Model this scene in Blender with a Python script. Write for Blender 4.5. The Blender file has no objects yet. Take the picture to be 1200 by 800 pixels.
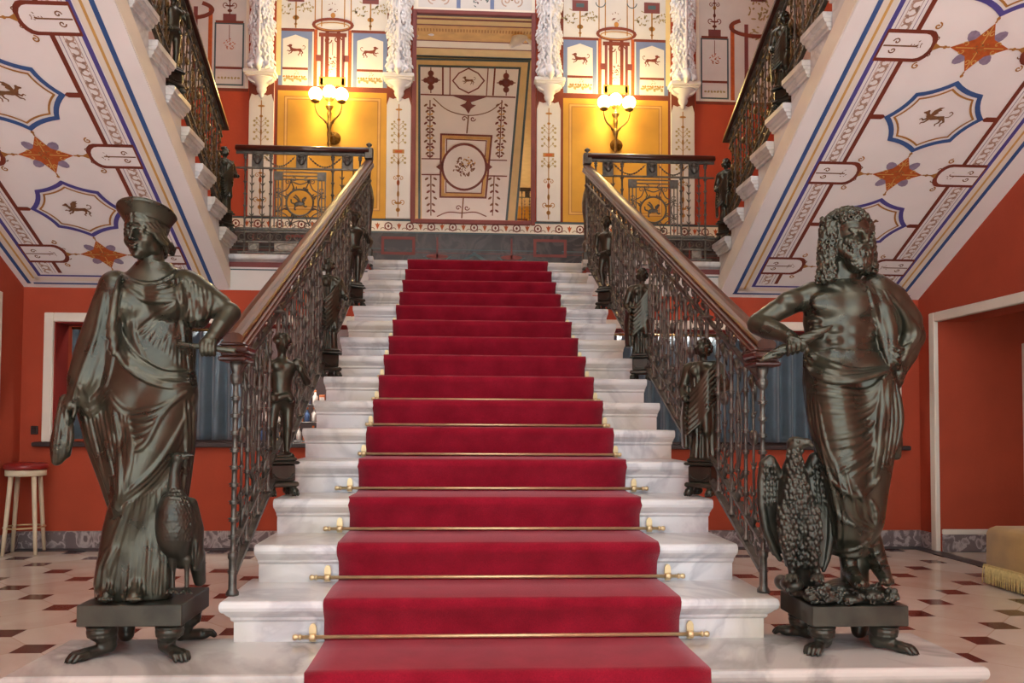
import bpy, math, random
import numpy as np
from mathutils import Vector, Matrix

rnd = random.Random(7)
C = bpy.context.scene.collection
PI = math.pi

# ------------------------------------------------------------------ camera
CAM = np.array([-0.18503, -3.14559, 1.17540])
F = 938.0
PPX, PPY = 586.99, 465.551
_yaw, _pitch, _roll = 0.05314, 0.035389, -0.0057734
_cy, _sy, _cp, _sp, _cr, _sr = math.cos(_yaw), math.sin(_yaw), math.cos(_pitch), math.sin(_pitch), math.cos(_roll), math.sin(_roll)
_fwd = np.array([_sy * _cp, _cy * _cp, _sp])
_right = np.array([_cy, -_sy, 0.0])
_down = np.cross(_fwd, _right)
_r2, _d2 = _cr * _right + _sr * _down, -_sr * _right + _cr * _down
MC = np.array([_r2, _d2, _fwd])


def ray(x, y):
    return np.array([(x - PPX) / F, (y - PPY) / F, 1.0]) @ MC


def atY(x, y, Y):
    d = ray(x, y)
    return CAM + d * ((Y - CAM[1]) / d[1])


# ------------------------------------------------------------------ materials
def lin(c):
    return tuple((v / 12.92 if v <= 0.04045 else ((v + 0.055) / 1.055) ** 2.4) for v in [k / 255 for k in c])


def nodes_of(m):
    m.use_nodes = True
    nt = m.node_tree
    return nt, nt.nodes, nt.links, nt.nodes['Principled BSDF']


def mat(name, rgb, rough=0.6, metal=0.0, var=0.06, scale=6.0, bump=0.0, bscale=60.0, spec=0.5, coat=0.0, sheen=0.0, emit=None, estr=0.0):
    """plain painted / stone / metal surface with slight noise variation"""
    m = bpy.data.materials.new(name)
    nt, N, L, B = nodes_of(m)
    B.inputs['Roughness'].default_value = rough
    B.inputs['Metallic'].default_value = metal
    B.inputs['Specular IOR Level'].default_value = spec
    B.inputs['Coat Weight'].default_value = coat
    B.inputs['Sheen Weight'].default_value = sheen
    c = lin(rgb)
    if var > 0:
        tc = N.new('ShaderNodeTexCoord')
        nz = N.new('ShaderNodeTexNoise')
        nz.inputs['Scale'].default_value = scale
        nz.inputs['Detail'].default_value = 5
        L.new(tc.outputs['Object'], nz.inputs['Vector'])
        r = N.new('ShaderNodeValToRGB')
        r.color_ramp.elements[0].position = 0.3
        r.color_ramp.elements[1].position = 0.7
        r.color_ramp.elements[0].color = (*[v * (1 - var * 2) for v in c], 1)
        r.color_ramp.elements[1].color = (*[min(1, v * (1 + var)) for v in c], 1)
        L.new(nz.outputs['Fac'], r.inputs['Fac'])
        L.new(r.outputs['Color'], B.inputs['Base Color'])
        if bump > 0:
            n2 = N.new('ShaderNodeTexNoise')
            n2.inputs['Scale'].default_value = bscale
            n2.inputs['Detail'].default_value = 3
            L.new(tc.outputs['Object'], n2.inputs['Vector'])
            bp = N.new('ShaderNodeBump')
            bp.inputs['Strength'].default_value = bump
            bp.inputs['Distance'].default_value = 0.01
            L.new(n2.outputs['Fac'], bp.inputs['Height'])
            L.new(bp.outputs['Normal'], B.inputs['Normal'])
    else:
        B.inputs['Base Color'].default_value = (*c, 1)
    if emit:
        B.inputs['Emission Color'].default_value = (*lin(emit), 1)
        B.inputs['Emission Strength'].default_value = estr
    return m


def marble(name, base, vein, scale=2.5, rough=0.3, sharp=0.06, stain=None):
    m = bpy.data.materials.new(name)
    nt, N, L, B = nodes_of(m)
    B.inputs['Roughness'].default_value = rough
    tc = N.new('ShaderNodeTexCoord')
    mp = N.new('ShaderNodeMapping')
    mp.inputs['Rotation'].default_value = (0.4, 0.3, 0.6)
    L.new(tc.outputs['Object'], mp.inputs['Vector'])
    nz = N.new('ShaderNodeTexNoise')
    nz.inputs['Scale'].default_value = scale
    nz.inputs['Detail'].default_value = 9
    nz.inputs['Distortion'].default_value = 1.6
    L.new(mp.outputs['Vector'], nz.inputs['Vector'])
    r = N.new('ShaderNodeValToRGB')
    e = r.color_ramp.elements
    b, v = lin(base), lin(vein)
    e[0].position = 0.0
    e[0].color = (*b, 1)
    e[1].position = 1.0
    e[1].color = (*b, 1)
    for p, c in ((0.5 - sharp * 2, b), (0.5, v), (0.5 + sharp, b)):
        q = e.new(p)
        q.color = (*c, 1)
    L.new(nz.outputs['Fac'], r.inputs['Fac'])
    col = r.outputs['Color']
    if stain:
        n2 = N.new('ShaderNodeTexNoise')
        n2.inputs['Scale'].default_value = 1.7
        n2.inputs['Detail'].default_value = 6
        L.new(tc.outputs['Object'], n2.inputs['Vector'])
        r2 = N.new('ShaderNodeValToRGB')
        r2.color_ramp.elements[0].position = 0.45
        r2.color_ramp.elements[1].position = 0.75
        L.new(n2.outputs['Fac'], r2.inputs['Fac'])
        mx = N.new('ShaderNodeMix')
        mx.data_type = 'RGBA'
        L.new(r2.outputs['Color'], mx.inputs[0])
        L.new(col, mx.inputs[6])
        mx.inputs[7].default_value = (*lin(stain), 1)
        col = mx.outputs[2]
    L.new(col, B.inputs['Base Color'])
    return m


# ------------------------------------------------------------------ mesh building
def _world(o):
    v = Vector((0, 0, 0))
    while o is not None:
        v = v + o.location
        o = o.parent
    return v


def link(name, V, Fc, mats, fm, parent, base=None, smooth=None, auto=None):
    me = bpy.data.meshes.new(name)
    V = np.asarray(V, dtype=float)
    if parent is not None:
        org = np.array(_world(parent))
    elif base is not None:
        org = np.array(base, dtype=float)
    else:
        lo, hi = V.min(0), V.max(0)
        org = np.array([(lo[0] + hi[0]) / 2, (lo[1] + hi[1]) / 2, lo[2]])
    if isinstance(Fc, np.ndarray):
        n, k = Fc.shape
        me.vertices.add(len(V))
        me.vertices.foreach_set('co', (V - org).astype(np.float32).ravel())
        me.loops.add(n * k)
        me.loops.foreach_set('vertex_index', Fc.astype(np.int32).ravel())
        me.polygons.add(n)
        me.polygons.foreach_set('loop_start', np.arange(0, n * k, k, dtype=np.int32))
        me.update(calc_edges=True)
    else:
        me.from_pydata((V - org).tolist(), [], Fc)
    if not isinstance(mats, (list, tuple)):
        mats = [mats]
    for m in mats:
        me.materials.append(m)
    if fm is not None:
        me.polygons.foreach_set('material_index', np.asarray(fm, dtype=np.int32))
    if smooth is True:
        me.polygons.foreach_set('use_smooth', np.ones(len(me.polygons), dtype=bool))
    elif smooth is not None:
        me.polygons.foreach_set('use_smooth', np.asarray(smooth, dtype=bool))
    me.update()
    o = bpy.data.objects.new(name, me)
    C.objects.link(o)
    if parent is not None:
        o.parent = parent
    else:
        o.location = org
    return o


class MB:
    def __init__(s):
        s.v, s.f, s.m, s.s = [], [], [], []

    def add(s, vs, fs, m=0, smooth=False):
        n = len(s.v)
        s.v.extend([tuple(map(float, p)) for p in vs])
        for f in fs:
            s.f.append([i + n for i in f])
            s.m.append(m)
            s.s.append(smooth)
        return s

    def quad(s, a, b, c, d, m=0):
        return s.add([a, b, c, d], [(0, 1, 2, 3)], m)

    def box(s, x0, x1, y0, y1, z0, z1, m=0):
        v = [(x, y, z) for z in (z0, z1) for y in (y0, y1) for x in (x0, x1)]
        return s.add(v, [(0, 2, 3, 1), (4, 5, 7, 6), (0, 1, 5, 4), (2, 6, 7, 3), (0, 4, 6, 2), (1, 3, 7, 5)], m)

    def rbox(s, x0, x1, y0, y1, z0, z1, b, m=0):
        """box with chamfered top and bottom and vertical edges"""
        rings = []
        for o, z in ((b, z0), (0, z0 + b), (0, z1 - b), (b, z1)):
            X0, X1, Y0, Y1 = x0 + o, x1 - o, y0 + o, y1 - o
            rings.append([(X0 + b, Y0, z), (X1 - b, Y0, z), (X1, Y0 + b, z), (X1, Y1 - b, z), (X1 - b, Y1, z), (X0 + b, Y1, z), (X0, Y1 - b, z), (X0, Y0 + b, z)])
        return s.rings(rings, m)

    def rings(s, rings, m=0, smooth=False, caps=True, closed=True):
        n = len(rings[0])
        v = [p for r in rings for p in r]
        f = []
        for i in range(len(rings) - 1):
            for j in range(n if closed else n - 1):
                k = (j + 1) % n
                f.append((i * n + j, i * n + k, (i + 1) * n + k, (i + 1) * n + j))
        s.add(v, f, m, smooth)
        if caps and closed:
            b = len(s.v) - len(v)
            s.f.append([b + j for j in range(n)][::-1])
            s.f.append([b + (len(rings) - 1) * n + j for j in range(n)])
            s.m += [m, m]
            s.s += [False, False]
        return s

    def tube(s, pts, r, n=8, m=0, smooth=True, flat=1.0):
        pts = [np.array(p, float) for p in pts]
        k = len(pts)
        rs = r if isinstance(r, (list, tuple, np.ndarray)) else [r] * k
        rings = []
        up = None
        for i in range(k):
            t = pts[min(i + 1, k - 1)] - pts[max(i - 1, 0)]
            t = t / (np.linalg.norm(t) + 1e-12)
            if up is None:
                a = np.array([0, 0, 1.0]) if abs(t[2]) < 0.9 else np.array([0, 1.0, 0])
                up = np.cross(t, a)
            u = up - t * np.dot(up, t)
            u /= np.linalg.norm(u) + 1e-12
            up = u
            w = np.cross(t, u)
            rings.append([pts[i] + rs[i] * (math.cos(q) * u + flat * math.sin(q) * w) for q in [2 * PI * j / n for j in range(n)]])
        return s.rings(rings, m, smooth)

    def lathe(s, prof, o=(0, 0, 0), ax=(0, 0, 1), n=12, m=0, smooth=True):
        """prof = [(radius, height)] turned about ax through o"""
        o = np.array(o, float)
        ax = np.array(ax, float)
        ax /= np.linalg.norm(ax)
        a = np.array([1.0, 0, 0]) if abs(ax[0]) < 0.9 else np.array([0, 1.0, 0])
        u = a - ax * np.dot(a, ax)
        u /= np.linalg.norm(u)
        w = np.cross(ax, u)
        rings = [[o + ax * h + max(r, 1e-4) * (math.cos(q) * u + math.sin(q) * w) for q in [2 * PI * j / n for j in range(n)]] for r, h in prof]
        return s.rings(rings, m, smooth)

    def prism(s, poly, fn, t0, t1, m=0, smooth=False):
        """poly of 2-D points, fn(u, v, t) -> 3-D, extruded from t0 to t1"""
        return s.rings([[fn(u, v, t0) for u, v in poly], [fn(u, v, t1) for u, v in poly]], m, smooth)

    def sphere(s, c, r, m=0, n=12, k=8):
        rr = r if isinstance(r, (tuple, list)) else (r, r, r)
        rings = []
        for i in range(k + 1):
            a = -PI / 2 + PI * i / k
            q = max(math.cos(a), 1e-3)
            rings.append([(c[0] + rr[0] * q * math.cos(2 * PI * j / n), c[1] + rr[1] * q * math.sin(2 * PI * j / n), c[2] + rr[2] * math.sin(a)) for j in range(n)])
        return s.rings(rings, m, True)

    def build(s, name, mats, parent=None, base=None):
        return link(name, s.v, s.f, mats, s.m, parent, base, s.s)


def thing(name, label, cat, loc=(0, 0, 0), group=None):
    o = bpy.data.objects.new(name, None)
    o.empty_display_size = 0.1
    C.objects.link(o)
    o.location = loc
    return tag(o, label, cat, group)


def tag(o, label, cat, group=None):
    o['label'] = label
    o['category'] = cat
    if group:
        o['group'] = group
    return o


def struct(o):
    o['kind'] = 'structure'
    return o


def dup(o, loc, label=None, parent=None):
    """a thing copied with its parts and their sub-parts"""
    c = o.copy()
    C.objects.link(c)
    if parent is None:
        c.location = loc
    else:
        c.parent = parent
    if label:
        c['label'] = label
    for ch in list(o.children):
        dup(ch, None, None, c)
    return c


def smooth_path(pts, n=8):
    """Catmull-Rom through 2-D or 3-D points"""
    P = [np.array(p, float) for p in pts]
    if len(P) < 3:
        return [P[0] + (P[-1] - P[0]) * i / n for i in range(n + 1)]
    P = [2 * P[0] - P[1]] + P + [2 * P[-1] - P[-2]]
    out = []
    for i in range(1, len(P) - 2):
        a, b, c, d = P[i - 1], P[i], P[i + 1], P[i + 2]
        for j in range(n):
            t = j / n
            out.append(0.5 * (2 * b + (c - a) * t + (2 * a - 5 * b + 4 * c - d) * t * t + (3 * b - a - 3 * c + d) * t ** 3))
    out.append(P[-2])
    return out


# ------------------------------------------------------------------ sculpting on a distance grid
class Clay:
    def __init__(s, lo, hi, h):
        s.lo = np.array(lo, float)
        s.h = h
        s.n = np.ceil((np.array(hi, float) - s.lo) / h).astype(int) + 1
        s.d = np.full(s.n, 0.2, dtype=np.float32)
        s.ax = [(s.lo[i] + h * np.arange(s.n[i])).astype(np.float32) for i in range(3)]

    def sub(s, lo, hi, pad):
        a = np.clip(np.floor((np.array(lo) - pad - s.lo) / s.h).astype(int), 0, s.n)
        b = np.clip(np.ceil((np.array(hi) + pad - s.lo) / s.h).astype(int) + 1, 0, s.n)
        if (b <= a).any():
            return None
        sl = tuple(slice(a[i], b[i]) for i in range(3))
        return sl, s.ax[0][sl[0]][:, None, None], s.ax[1][sl[1]][None, :, None], s.ax[2][sl[2]][None, None, :]

    def mix(s, sl, p, k, cut=False):
        d = s.d[sl]
        if cut:
            p = -p
            if k > 0:
                q = np.clip(0.5 - 0.5 * (d - p) / k, 0, 1)
                s.d[sl] = d * (1 - q) + p * q + k * q * (1 - q)
            else:
                s.d[sl] = np.maximum(d, p)
        elif k > 0:
            q = np.clip(0.5 + 0.5 * (d - p) / k, 0, 1)
            s.d[sl] = d * (1 - q) + p * q - k * q * (1 - q)
        else:
            s.d[sl] = np.minimum(d, p)

    def cap(s, a, b, ra, rb=None, k=0.02, cut=False):
        rb = ra if rb is None else rb
        a, b = np.array(a, float), np.array(b, float)
        R = max(ra, rb)
        g = s.sub(np.minimum(a, b) - R, np.maximum(a, b) + R, k + 2 * s.h)
        if g is None:
            return s
        sl, X, Y, Z = g
        u = b - a
        L2 = float(u @ u) + 1e-12
        px, py, pz = X - a[0], Y - a[1], Z - a[2]
        t = np.clip((px * u[0] + py * u[1] + pz * u[2]) / L2, 0, 1)
        p = np.sqrt((px - t * u[0]) ** 2 + (py - t * u[1]) ** 2 + (pz - t * u[2]) ** 2) - (ra + (rb - ra) * t)
        s.mix(sl, p, k, cut)
        return s

    def chain(s, pts, rs, k=0.02, cut=False):
        """tapering limb or cord through pts, joined to the rest with blend k"""
        if not isinstance(rs, (list, tuple, np.ndarray)):
            rs = [rs] * len(pts)
        A = np.array(pts, float)
        R = np.array(rs, float)
        g = s.sub((A - R[:, None]).min(0), (A + R[:, None]).max(0), k + 2 * s.h)
        if g is None:
            return s
        sl, X, Y, Z = g
        p = np.full(np.broadcast_shapes(X.shape, Y.shape, Z.shape), 0.2, dtype=np.float32)
        o = [q.start for q in sl]
        for i in range(len(A) - 1):
            a_, b_ = A[i], A[i + 1]
            m = max(R[i], R[i + 1]) + k + 2 * s.h
            g2 = s.sub(np.minimum(a_, b_), np.maximum(a_, b_), m)
            if g2 is None:
                continue
            sl2, x, y, z = g2
            lo2 = [max(q.start, o[j]) for j, q in enumerate(sl2)]
            hi2 = [min(q.stop, sl[j].stop) for j, q in enumerate(sl2)]
            if any(h_ <= l_ for l_, h_ in zip(lo2, hi2)):
                continue
            lc = tuple(slice(lo2[j] - o[j], hi2[j] - o[j]) for j in range(3))
            x, y, z = s.ax[0][lo2[0]:hi2[0]][:, None, None], s.ax[1][lo2[1]:hi2[1]][None, :, None], s.ax[2][lo2[2]:hi2[2]][None, None, :]
            u = b_ - a_
            L2 = float(u @ u) + 1e-12
            qx, qy, qz = x - a_[0], y - a_[1], z - a_[2]
            t = np.clip((qx * u[0] + qy * u[1] + qz * u[2]) / L2, 0, 1)
            d = np.sqrt((qx - t * u[0]) ** 2 + (qy - t * u[1]) ** 2 + (qz - t * u[2]) ** 2) - (R[i] + (R[i + 1] - R[i]) * t)
            v = p[lc]
            np.minimum(v, d, out=v)
        s.mix(sl, p, k, cut)
        return s

    def ell(s, c, r, k=0.02, rot=None, cut=False):
        c = np.array(c, float)
        if not isinstance(r, (list, tuple)):
            r = (r, r, r)
        R = max(r)
        ext = np.array(r) if rot is None else np.array([R, R, R])
        g = s.sub(c - ext, c + ext, k + 2 * s.h)
        if g is None:
            return s
        sl, X, Y, Z = g
        x, y, z = X - c[0], Y - c[1], Z - c[2]
        if rot is not None:
            m = np.array(rot.to_matrix()) if hasattr(rot, 'to_matrix') else np.array(rot)
            x, y, z = (m[0][0] * x + m[1][0] * y + m[2][0] * z, m[0][1] * x + m[1][1] * y + m[2][1] * z, m[0][2] * x + m[1][2] * y + m[2][2] * z)
        k0 = np.sqrt((x / r[0]) ** 2 + (y / r[1]) ** 2 + (z / r[2]) ** 2)
        k1 = np.sqrt((x / r[0] ** 2) ** 2 + (y / r[1] ** 2) ** 2 + (z / r[2] ** 2) ** 2) + 1e-6
        s.mix(sl, k0 * (k0 - 1) / k1, k, cut)
        return s

    def loft(s, rows, k=0.02, fold=None):
        """rows of (z, cx, cy, a, b) ; fold(theta, z) -> offset in metres"""
        rows = sorted(rows)
        A = np.array(rows, float)
        zmin, zmax = A[0, 0], A[-1, 0]
        lo = [(A[:, 1] - A[:, 3]).min(), (A[:, 2] - A[:, 4]).min(), zmin]
        hi = [(A[:, 1] + A[:, 3]).max(), (A[:, 2] + A[:, 4]).max(), zmax]
        g = s.sub(lo, hi, k + 4 * s.h + (0.02 if fold else 0))
        sl, X, Y, Z = g
        zz = Z.ravel()
        # smooth interpolation of the sections
        dense = np.linspace(zmin, zmax, 160)
        w = np.ones(9) / 9
        def col(i):
            y = np.interp(dense, A[:, 0], A[:, i])
            y2 = np.convolve(np.pad(y, 4, mode='edge'), w, mode='valid')
            return np.interp(zz, dense, y2).astype(np.float32)[None, None, :]
        cx, cy, a, b = col(1), col(2), col(3), col(4)
        x, y = X - cx, Y - cy
        q = np.sqrt((x / a) ** 2 + (y / b) ** 2)
        p = (q - 1) * q / (np.sqrt((x / a ** 2) ** 2 + (y / b ** 2) ** 2) + 1e-5)
        p = np.where(q < 0.25, -np.minimum(a, b) * 0.75, p)
        if fold is not None:
            p = p - fold(np.arctan2(y / b, x / a), Z)
        e = np.maximum(zmin - Z, Z - zmax)
        p = np.maximum(p, e)
        s.mix(sl, p.astype(np.float32), k)
        return s

    def box(s, lo, hi, r=0.01, k=0.0, cut=False):
        lo, hi = np.array(lo, float), np.array(hi, float)
        g = s.sub(lo, hi, k + 2 * s.h)
        if g is None:
            return s
        sl, X, Y, Z = g
        c, e = (lo + hi) / 2, (hi - lo) / 2 - r
        qx, qy, qz = np.abs(X - c[0]) - e[0], np.abs(Y - c[1]) - e[1], np.abs(Z - c[2]) - e[2]
        p = np.sqrt(np.maximum(qx, 0) ** 2 + np.maximum(qy, 0) ** 2 + np.maximum(qz, 0) ** 2) + np.minimum(np.maximum(qx, np.maximum(qy, qz)), 0) - r
        s.mix(sl, p, k, cut)
        return s

    def hit(s, x, y):
        """first surface point met by the line of sight through photo point (x, y)"""
        d = ray(x, y)
        t0 = (s.lo[1] - CAM[1]) / d[1]
        t1 = (s.lo[1] + s.h * (s.n[1] - 1) - CAM[1]) / d[1]
        t = np.arange(t0, t1, s.h * 0.5)
        P = CAM[None] + t[:, None] * d[None]
        I = np.round((P - s.lo) / s.h).astype(int)
        ok = ((I >= 0) & (I < s.n)).all(1)
        I = I[ok]
        P = P[ok]
        if len(I) == 0:
            return None
        v = s.d[I[:, 0], I[:, 1], I[:, 2]]
        j = np.argmax(v < 0)
        return P[j] if v[j] < 0 else None

    def ridge(s, pts, r, sink=0.3, k=0.0045, n=9, cut=False, taper=True, ds=None):
        """fold drawn as a path over the photo, laid on the surface it meets"""
        path = smooth_path(pts, n)
        Q = [s.hit(p[0], p[1]) for p in path] if ds is None else [ds.hit(p[0], p[1]) for p in path]
        run, runs = [], []
        m = len(path)
        for i, q in enumerate(Q):
            f = i / max(1, m - 1)
            w = (0.3 + 0.7 * math.sin(PI * min(1, max(0, f))) ** 0.6) if taper else 1.0
            if q is None or (run and np.linalg.norm(q - run[-1][2]) > 0.07):
                if len(run) > 1:
                    runs.append(run)
                run = []
            if q is None:
                continue
            dd = ray(*path[i])
            dd = dd / np.linalg.norm(dd)
            run.append((q + dd * r * w * (sink if not cut else -0.1), r * w, q))
        if len(run) > 1:
            runs.append(run)
        for run in runs:
            P = [u[0] for u in run]
            if len(P) > 4:
                P = [P[0]] + [(P[i - 1] + 2 * P[i] + P[i + 1]) / 4 for i in range(1, len(P) - 1)] + [P[-1]]
            s.chain(P, [u[1] for u in run], k, cut)
        return s

    def fan(s, A, B, n, r, jitter=1.0, seed=1, **kw):
        """n folds running between two drawn paths"""
        q = random.Random(seed)
        import copy
        snap = Clay.__new__(Clay)
        snap.lo, snap.h, snap.n, snap.ax, snap.d = s.lo, s.h, s.n, s.ax, s.d.copy()
        for i in range(n):
            f = i / max(1, n - 1)
            pts = [((1 - f) * a[0] + f * b[0] + q.uniform(-jitter, jitter), (1 - f) * a[1] + f * b[1] + q.uniform(-jitter, jitter)) for a, b in zip(A, B)]
            s.ridge(pts, r * q.uniform(0.75, 1.25), ds=snap, **kw)
        return s

    def mesh(s):
        d = s.d
        sg = d < 0
        nx, ny, nz = s.n
        c = np.zeros((nx - 1, ny - 1, nz - 1), dtype=np.uint8)
        for i in (0, 1):
            for j in (0, 1):
                for k in (0, 1):
                    c += sg[i:nx - 1 + i, j:ny - 1 + j, k:nz - 1 + k]
        I = np.argwhere((c > 0) & (c < 8))
        idx = np.full((nx - 1, ny - 1, nz - 1), -1, dtype=np.int32)
        idx[I[:, 0], I[:, 1], I[:, 2]] = np.arange(len(I))
        acc = np.zeros((len(I), 3))
        cnt = np.zeros(len(I))
        cor = [(i, j, k) for i in (0, 1) for j in (0, 1) for k in (0, 1)]
        val = {q: d[I[:, 0] + q[0], I[:, 1] + q[1], I[:, 2] + q[2]].astype(float) for q in cor}
        for a in cor:
            for ax in range(3):
                if a[ax] == 0:
                    b = list(a)
                    b[ax] = 1
                    b = tuple(b)
                    va, vb = val[a], val[b]
                    m = (va < 0) != (vb < 0)
                    t = np.where(m, va / np.where(m, va - vb, 1), 0)
                    for q in range(3):
                        acc[:, q] += np.where(m, a[q] + (t if q == ax else 0), 0)
                    cnt += m
        V = s.lo + s.h * (I + acc / cnt[:, None])
        Fs = []
        for ax in range(3):
            a1, a2 = (ax + 1) % 3, (ax + 2) % 3
            s0 = [slice(None)] * 3
            s1 = [slice(None)] * 3
            s0[ax] = slice(0, -1)
            s1[ax] = slice(1, None)
            A, B = sg[tuple(s0)], sg[tuple(s1)]
            E = np.argwhere(A != B)
            E = E[(E[:, a1] > 0) & (E[:, a2] > 0) & (E[:, a1] < s.n[a1] - 1) & (E[:, a2] < s.n[a2] - 1)]
            def g(o1, o2):
                Q = E.copy()
                Q[:, a1] += o1
                Q[:, a2] += o2
                return idx[Q[:, 0], Q[:, 1], Q[:, 2]]
            q = np.stack([g(-1, -1), g(0, -1), g(0, 0), g(-1, 0)], 1)
            ins = A[E[:, 0], E[:, 1], E[:, 2]]
            q[~ins] = q[~ins][:, ::-1]
            Fs.append(q)
        Fc = np.concatenate(Fs)
        Fc = Fc[(Fc >= 0).all(1)]
        return V, Fc

    def build(s, name, m, parent=None, base=None):
        V, Fc = s.mesh()
        return link(name, V, Fc, m, None, parent, base, True)
# ------------------------------------------------------------------ palette
M_RED = mat('red_plaster', (180, 74, 46), 0.85, var=0.05, scale=3, bump=0.15, bscale=40)
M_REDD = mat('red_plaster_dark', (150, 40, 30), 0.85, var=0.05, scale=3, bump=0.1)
M_CREAM = mat('cream_paint', (238, 230, 214), 0.6, var=0.03, scale=3)
M_WHITE = mat('white_paint', (212, 208, 203), 0.6, var=0.03, scale=4)
M_SOFF = mat('soffit_plaster', (244, 241, 238), 0.7, var=0.025, scale=2)
M_YEL = mat('yellow_plaster', (208, 156, 58), 0.75, var=0.05, scale=4)
M_YELF = mat('pale_yellow_paint', (226, 198, 140), 0.75, var=0.04)
M_BLUE = mat('blue_paint', (58, 92, 148), 0.7, var=0.05)
M_PURP = mat('violet_paint', (84, 78, 150), 0.7, var=0.05)
M_SLATE = mat('slate_blue_paint', (112, 128, 168), 0.7, var=0.05)
M_BROWN = mat('redbrown_paint', (122, 54, 34), 0.7, var=0.08)
M_PLUM = mat('plum_paint', (122, 62, 60), 0.7, var=0.08)
M_ORNG = mat('orange_paint', (190, 92, 36), 0.7, var=0.1, scale=30)
M_GOLD = mat('ochre_paint', (176, 124, 58), 0.7, var=0.08)
M_GOLDL = mat('pale_ochre_paint', (216, 170, 96), 0.7, var=0.08)
M_MOTIF = mat('umber_paint', (132, 92, 58), 0.7, var=0.15, scale=40)
M_LILAC = mat('lilac_paint', (150, 136, 160), 0.7, var=0.1, scale=30)
M_LACE = mat('pale_brown_paint', (192, 160, 140), 0.7, var=0.15, scale=40)
M_TEAL = mat('teal_grey_paint', (72, 92, 96), 0.7, var=0.05)
M_SAGE = mat('sage_paint', (168, 150, 100), 0.7, var=0.1, scale=30)
M_DADO = marble('dark_dado_marble', (44, 40, 42), (72, 64, 64), 3, 0.35, 0.06)
M_MARB = marble('white_marble', (216, 216, 217), (186, 186, 190), 1.6, 0.28, 0.04, stain=(202, 192, 172))
M_MARBS = marble('slab_marble', (198, 193, 187), (160, 156, 152), 1.1, 0.16, 0.05)
M_GREYM = marble('grey_skirting_marble', (120, 108, 108), (190, 180, 178), 5, 0.3, 0.05)
M_PLAST = mat('stucco', (228, 227, 230), 0.75, var=0.03, bump=0.1)
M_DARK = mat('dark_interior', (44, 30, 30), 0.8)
M_WOODS = mat('dark_sill', (58, 48, 46), 0.5)


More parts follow.
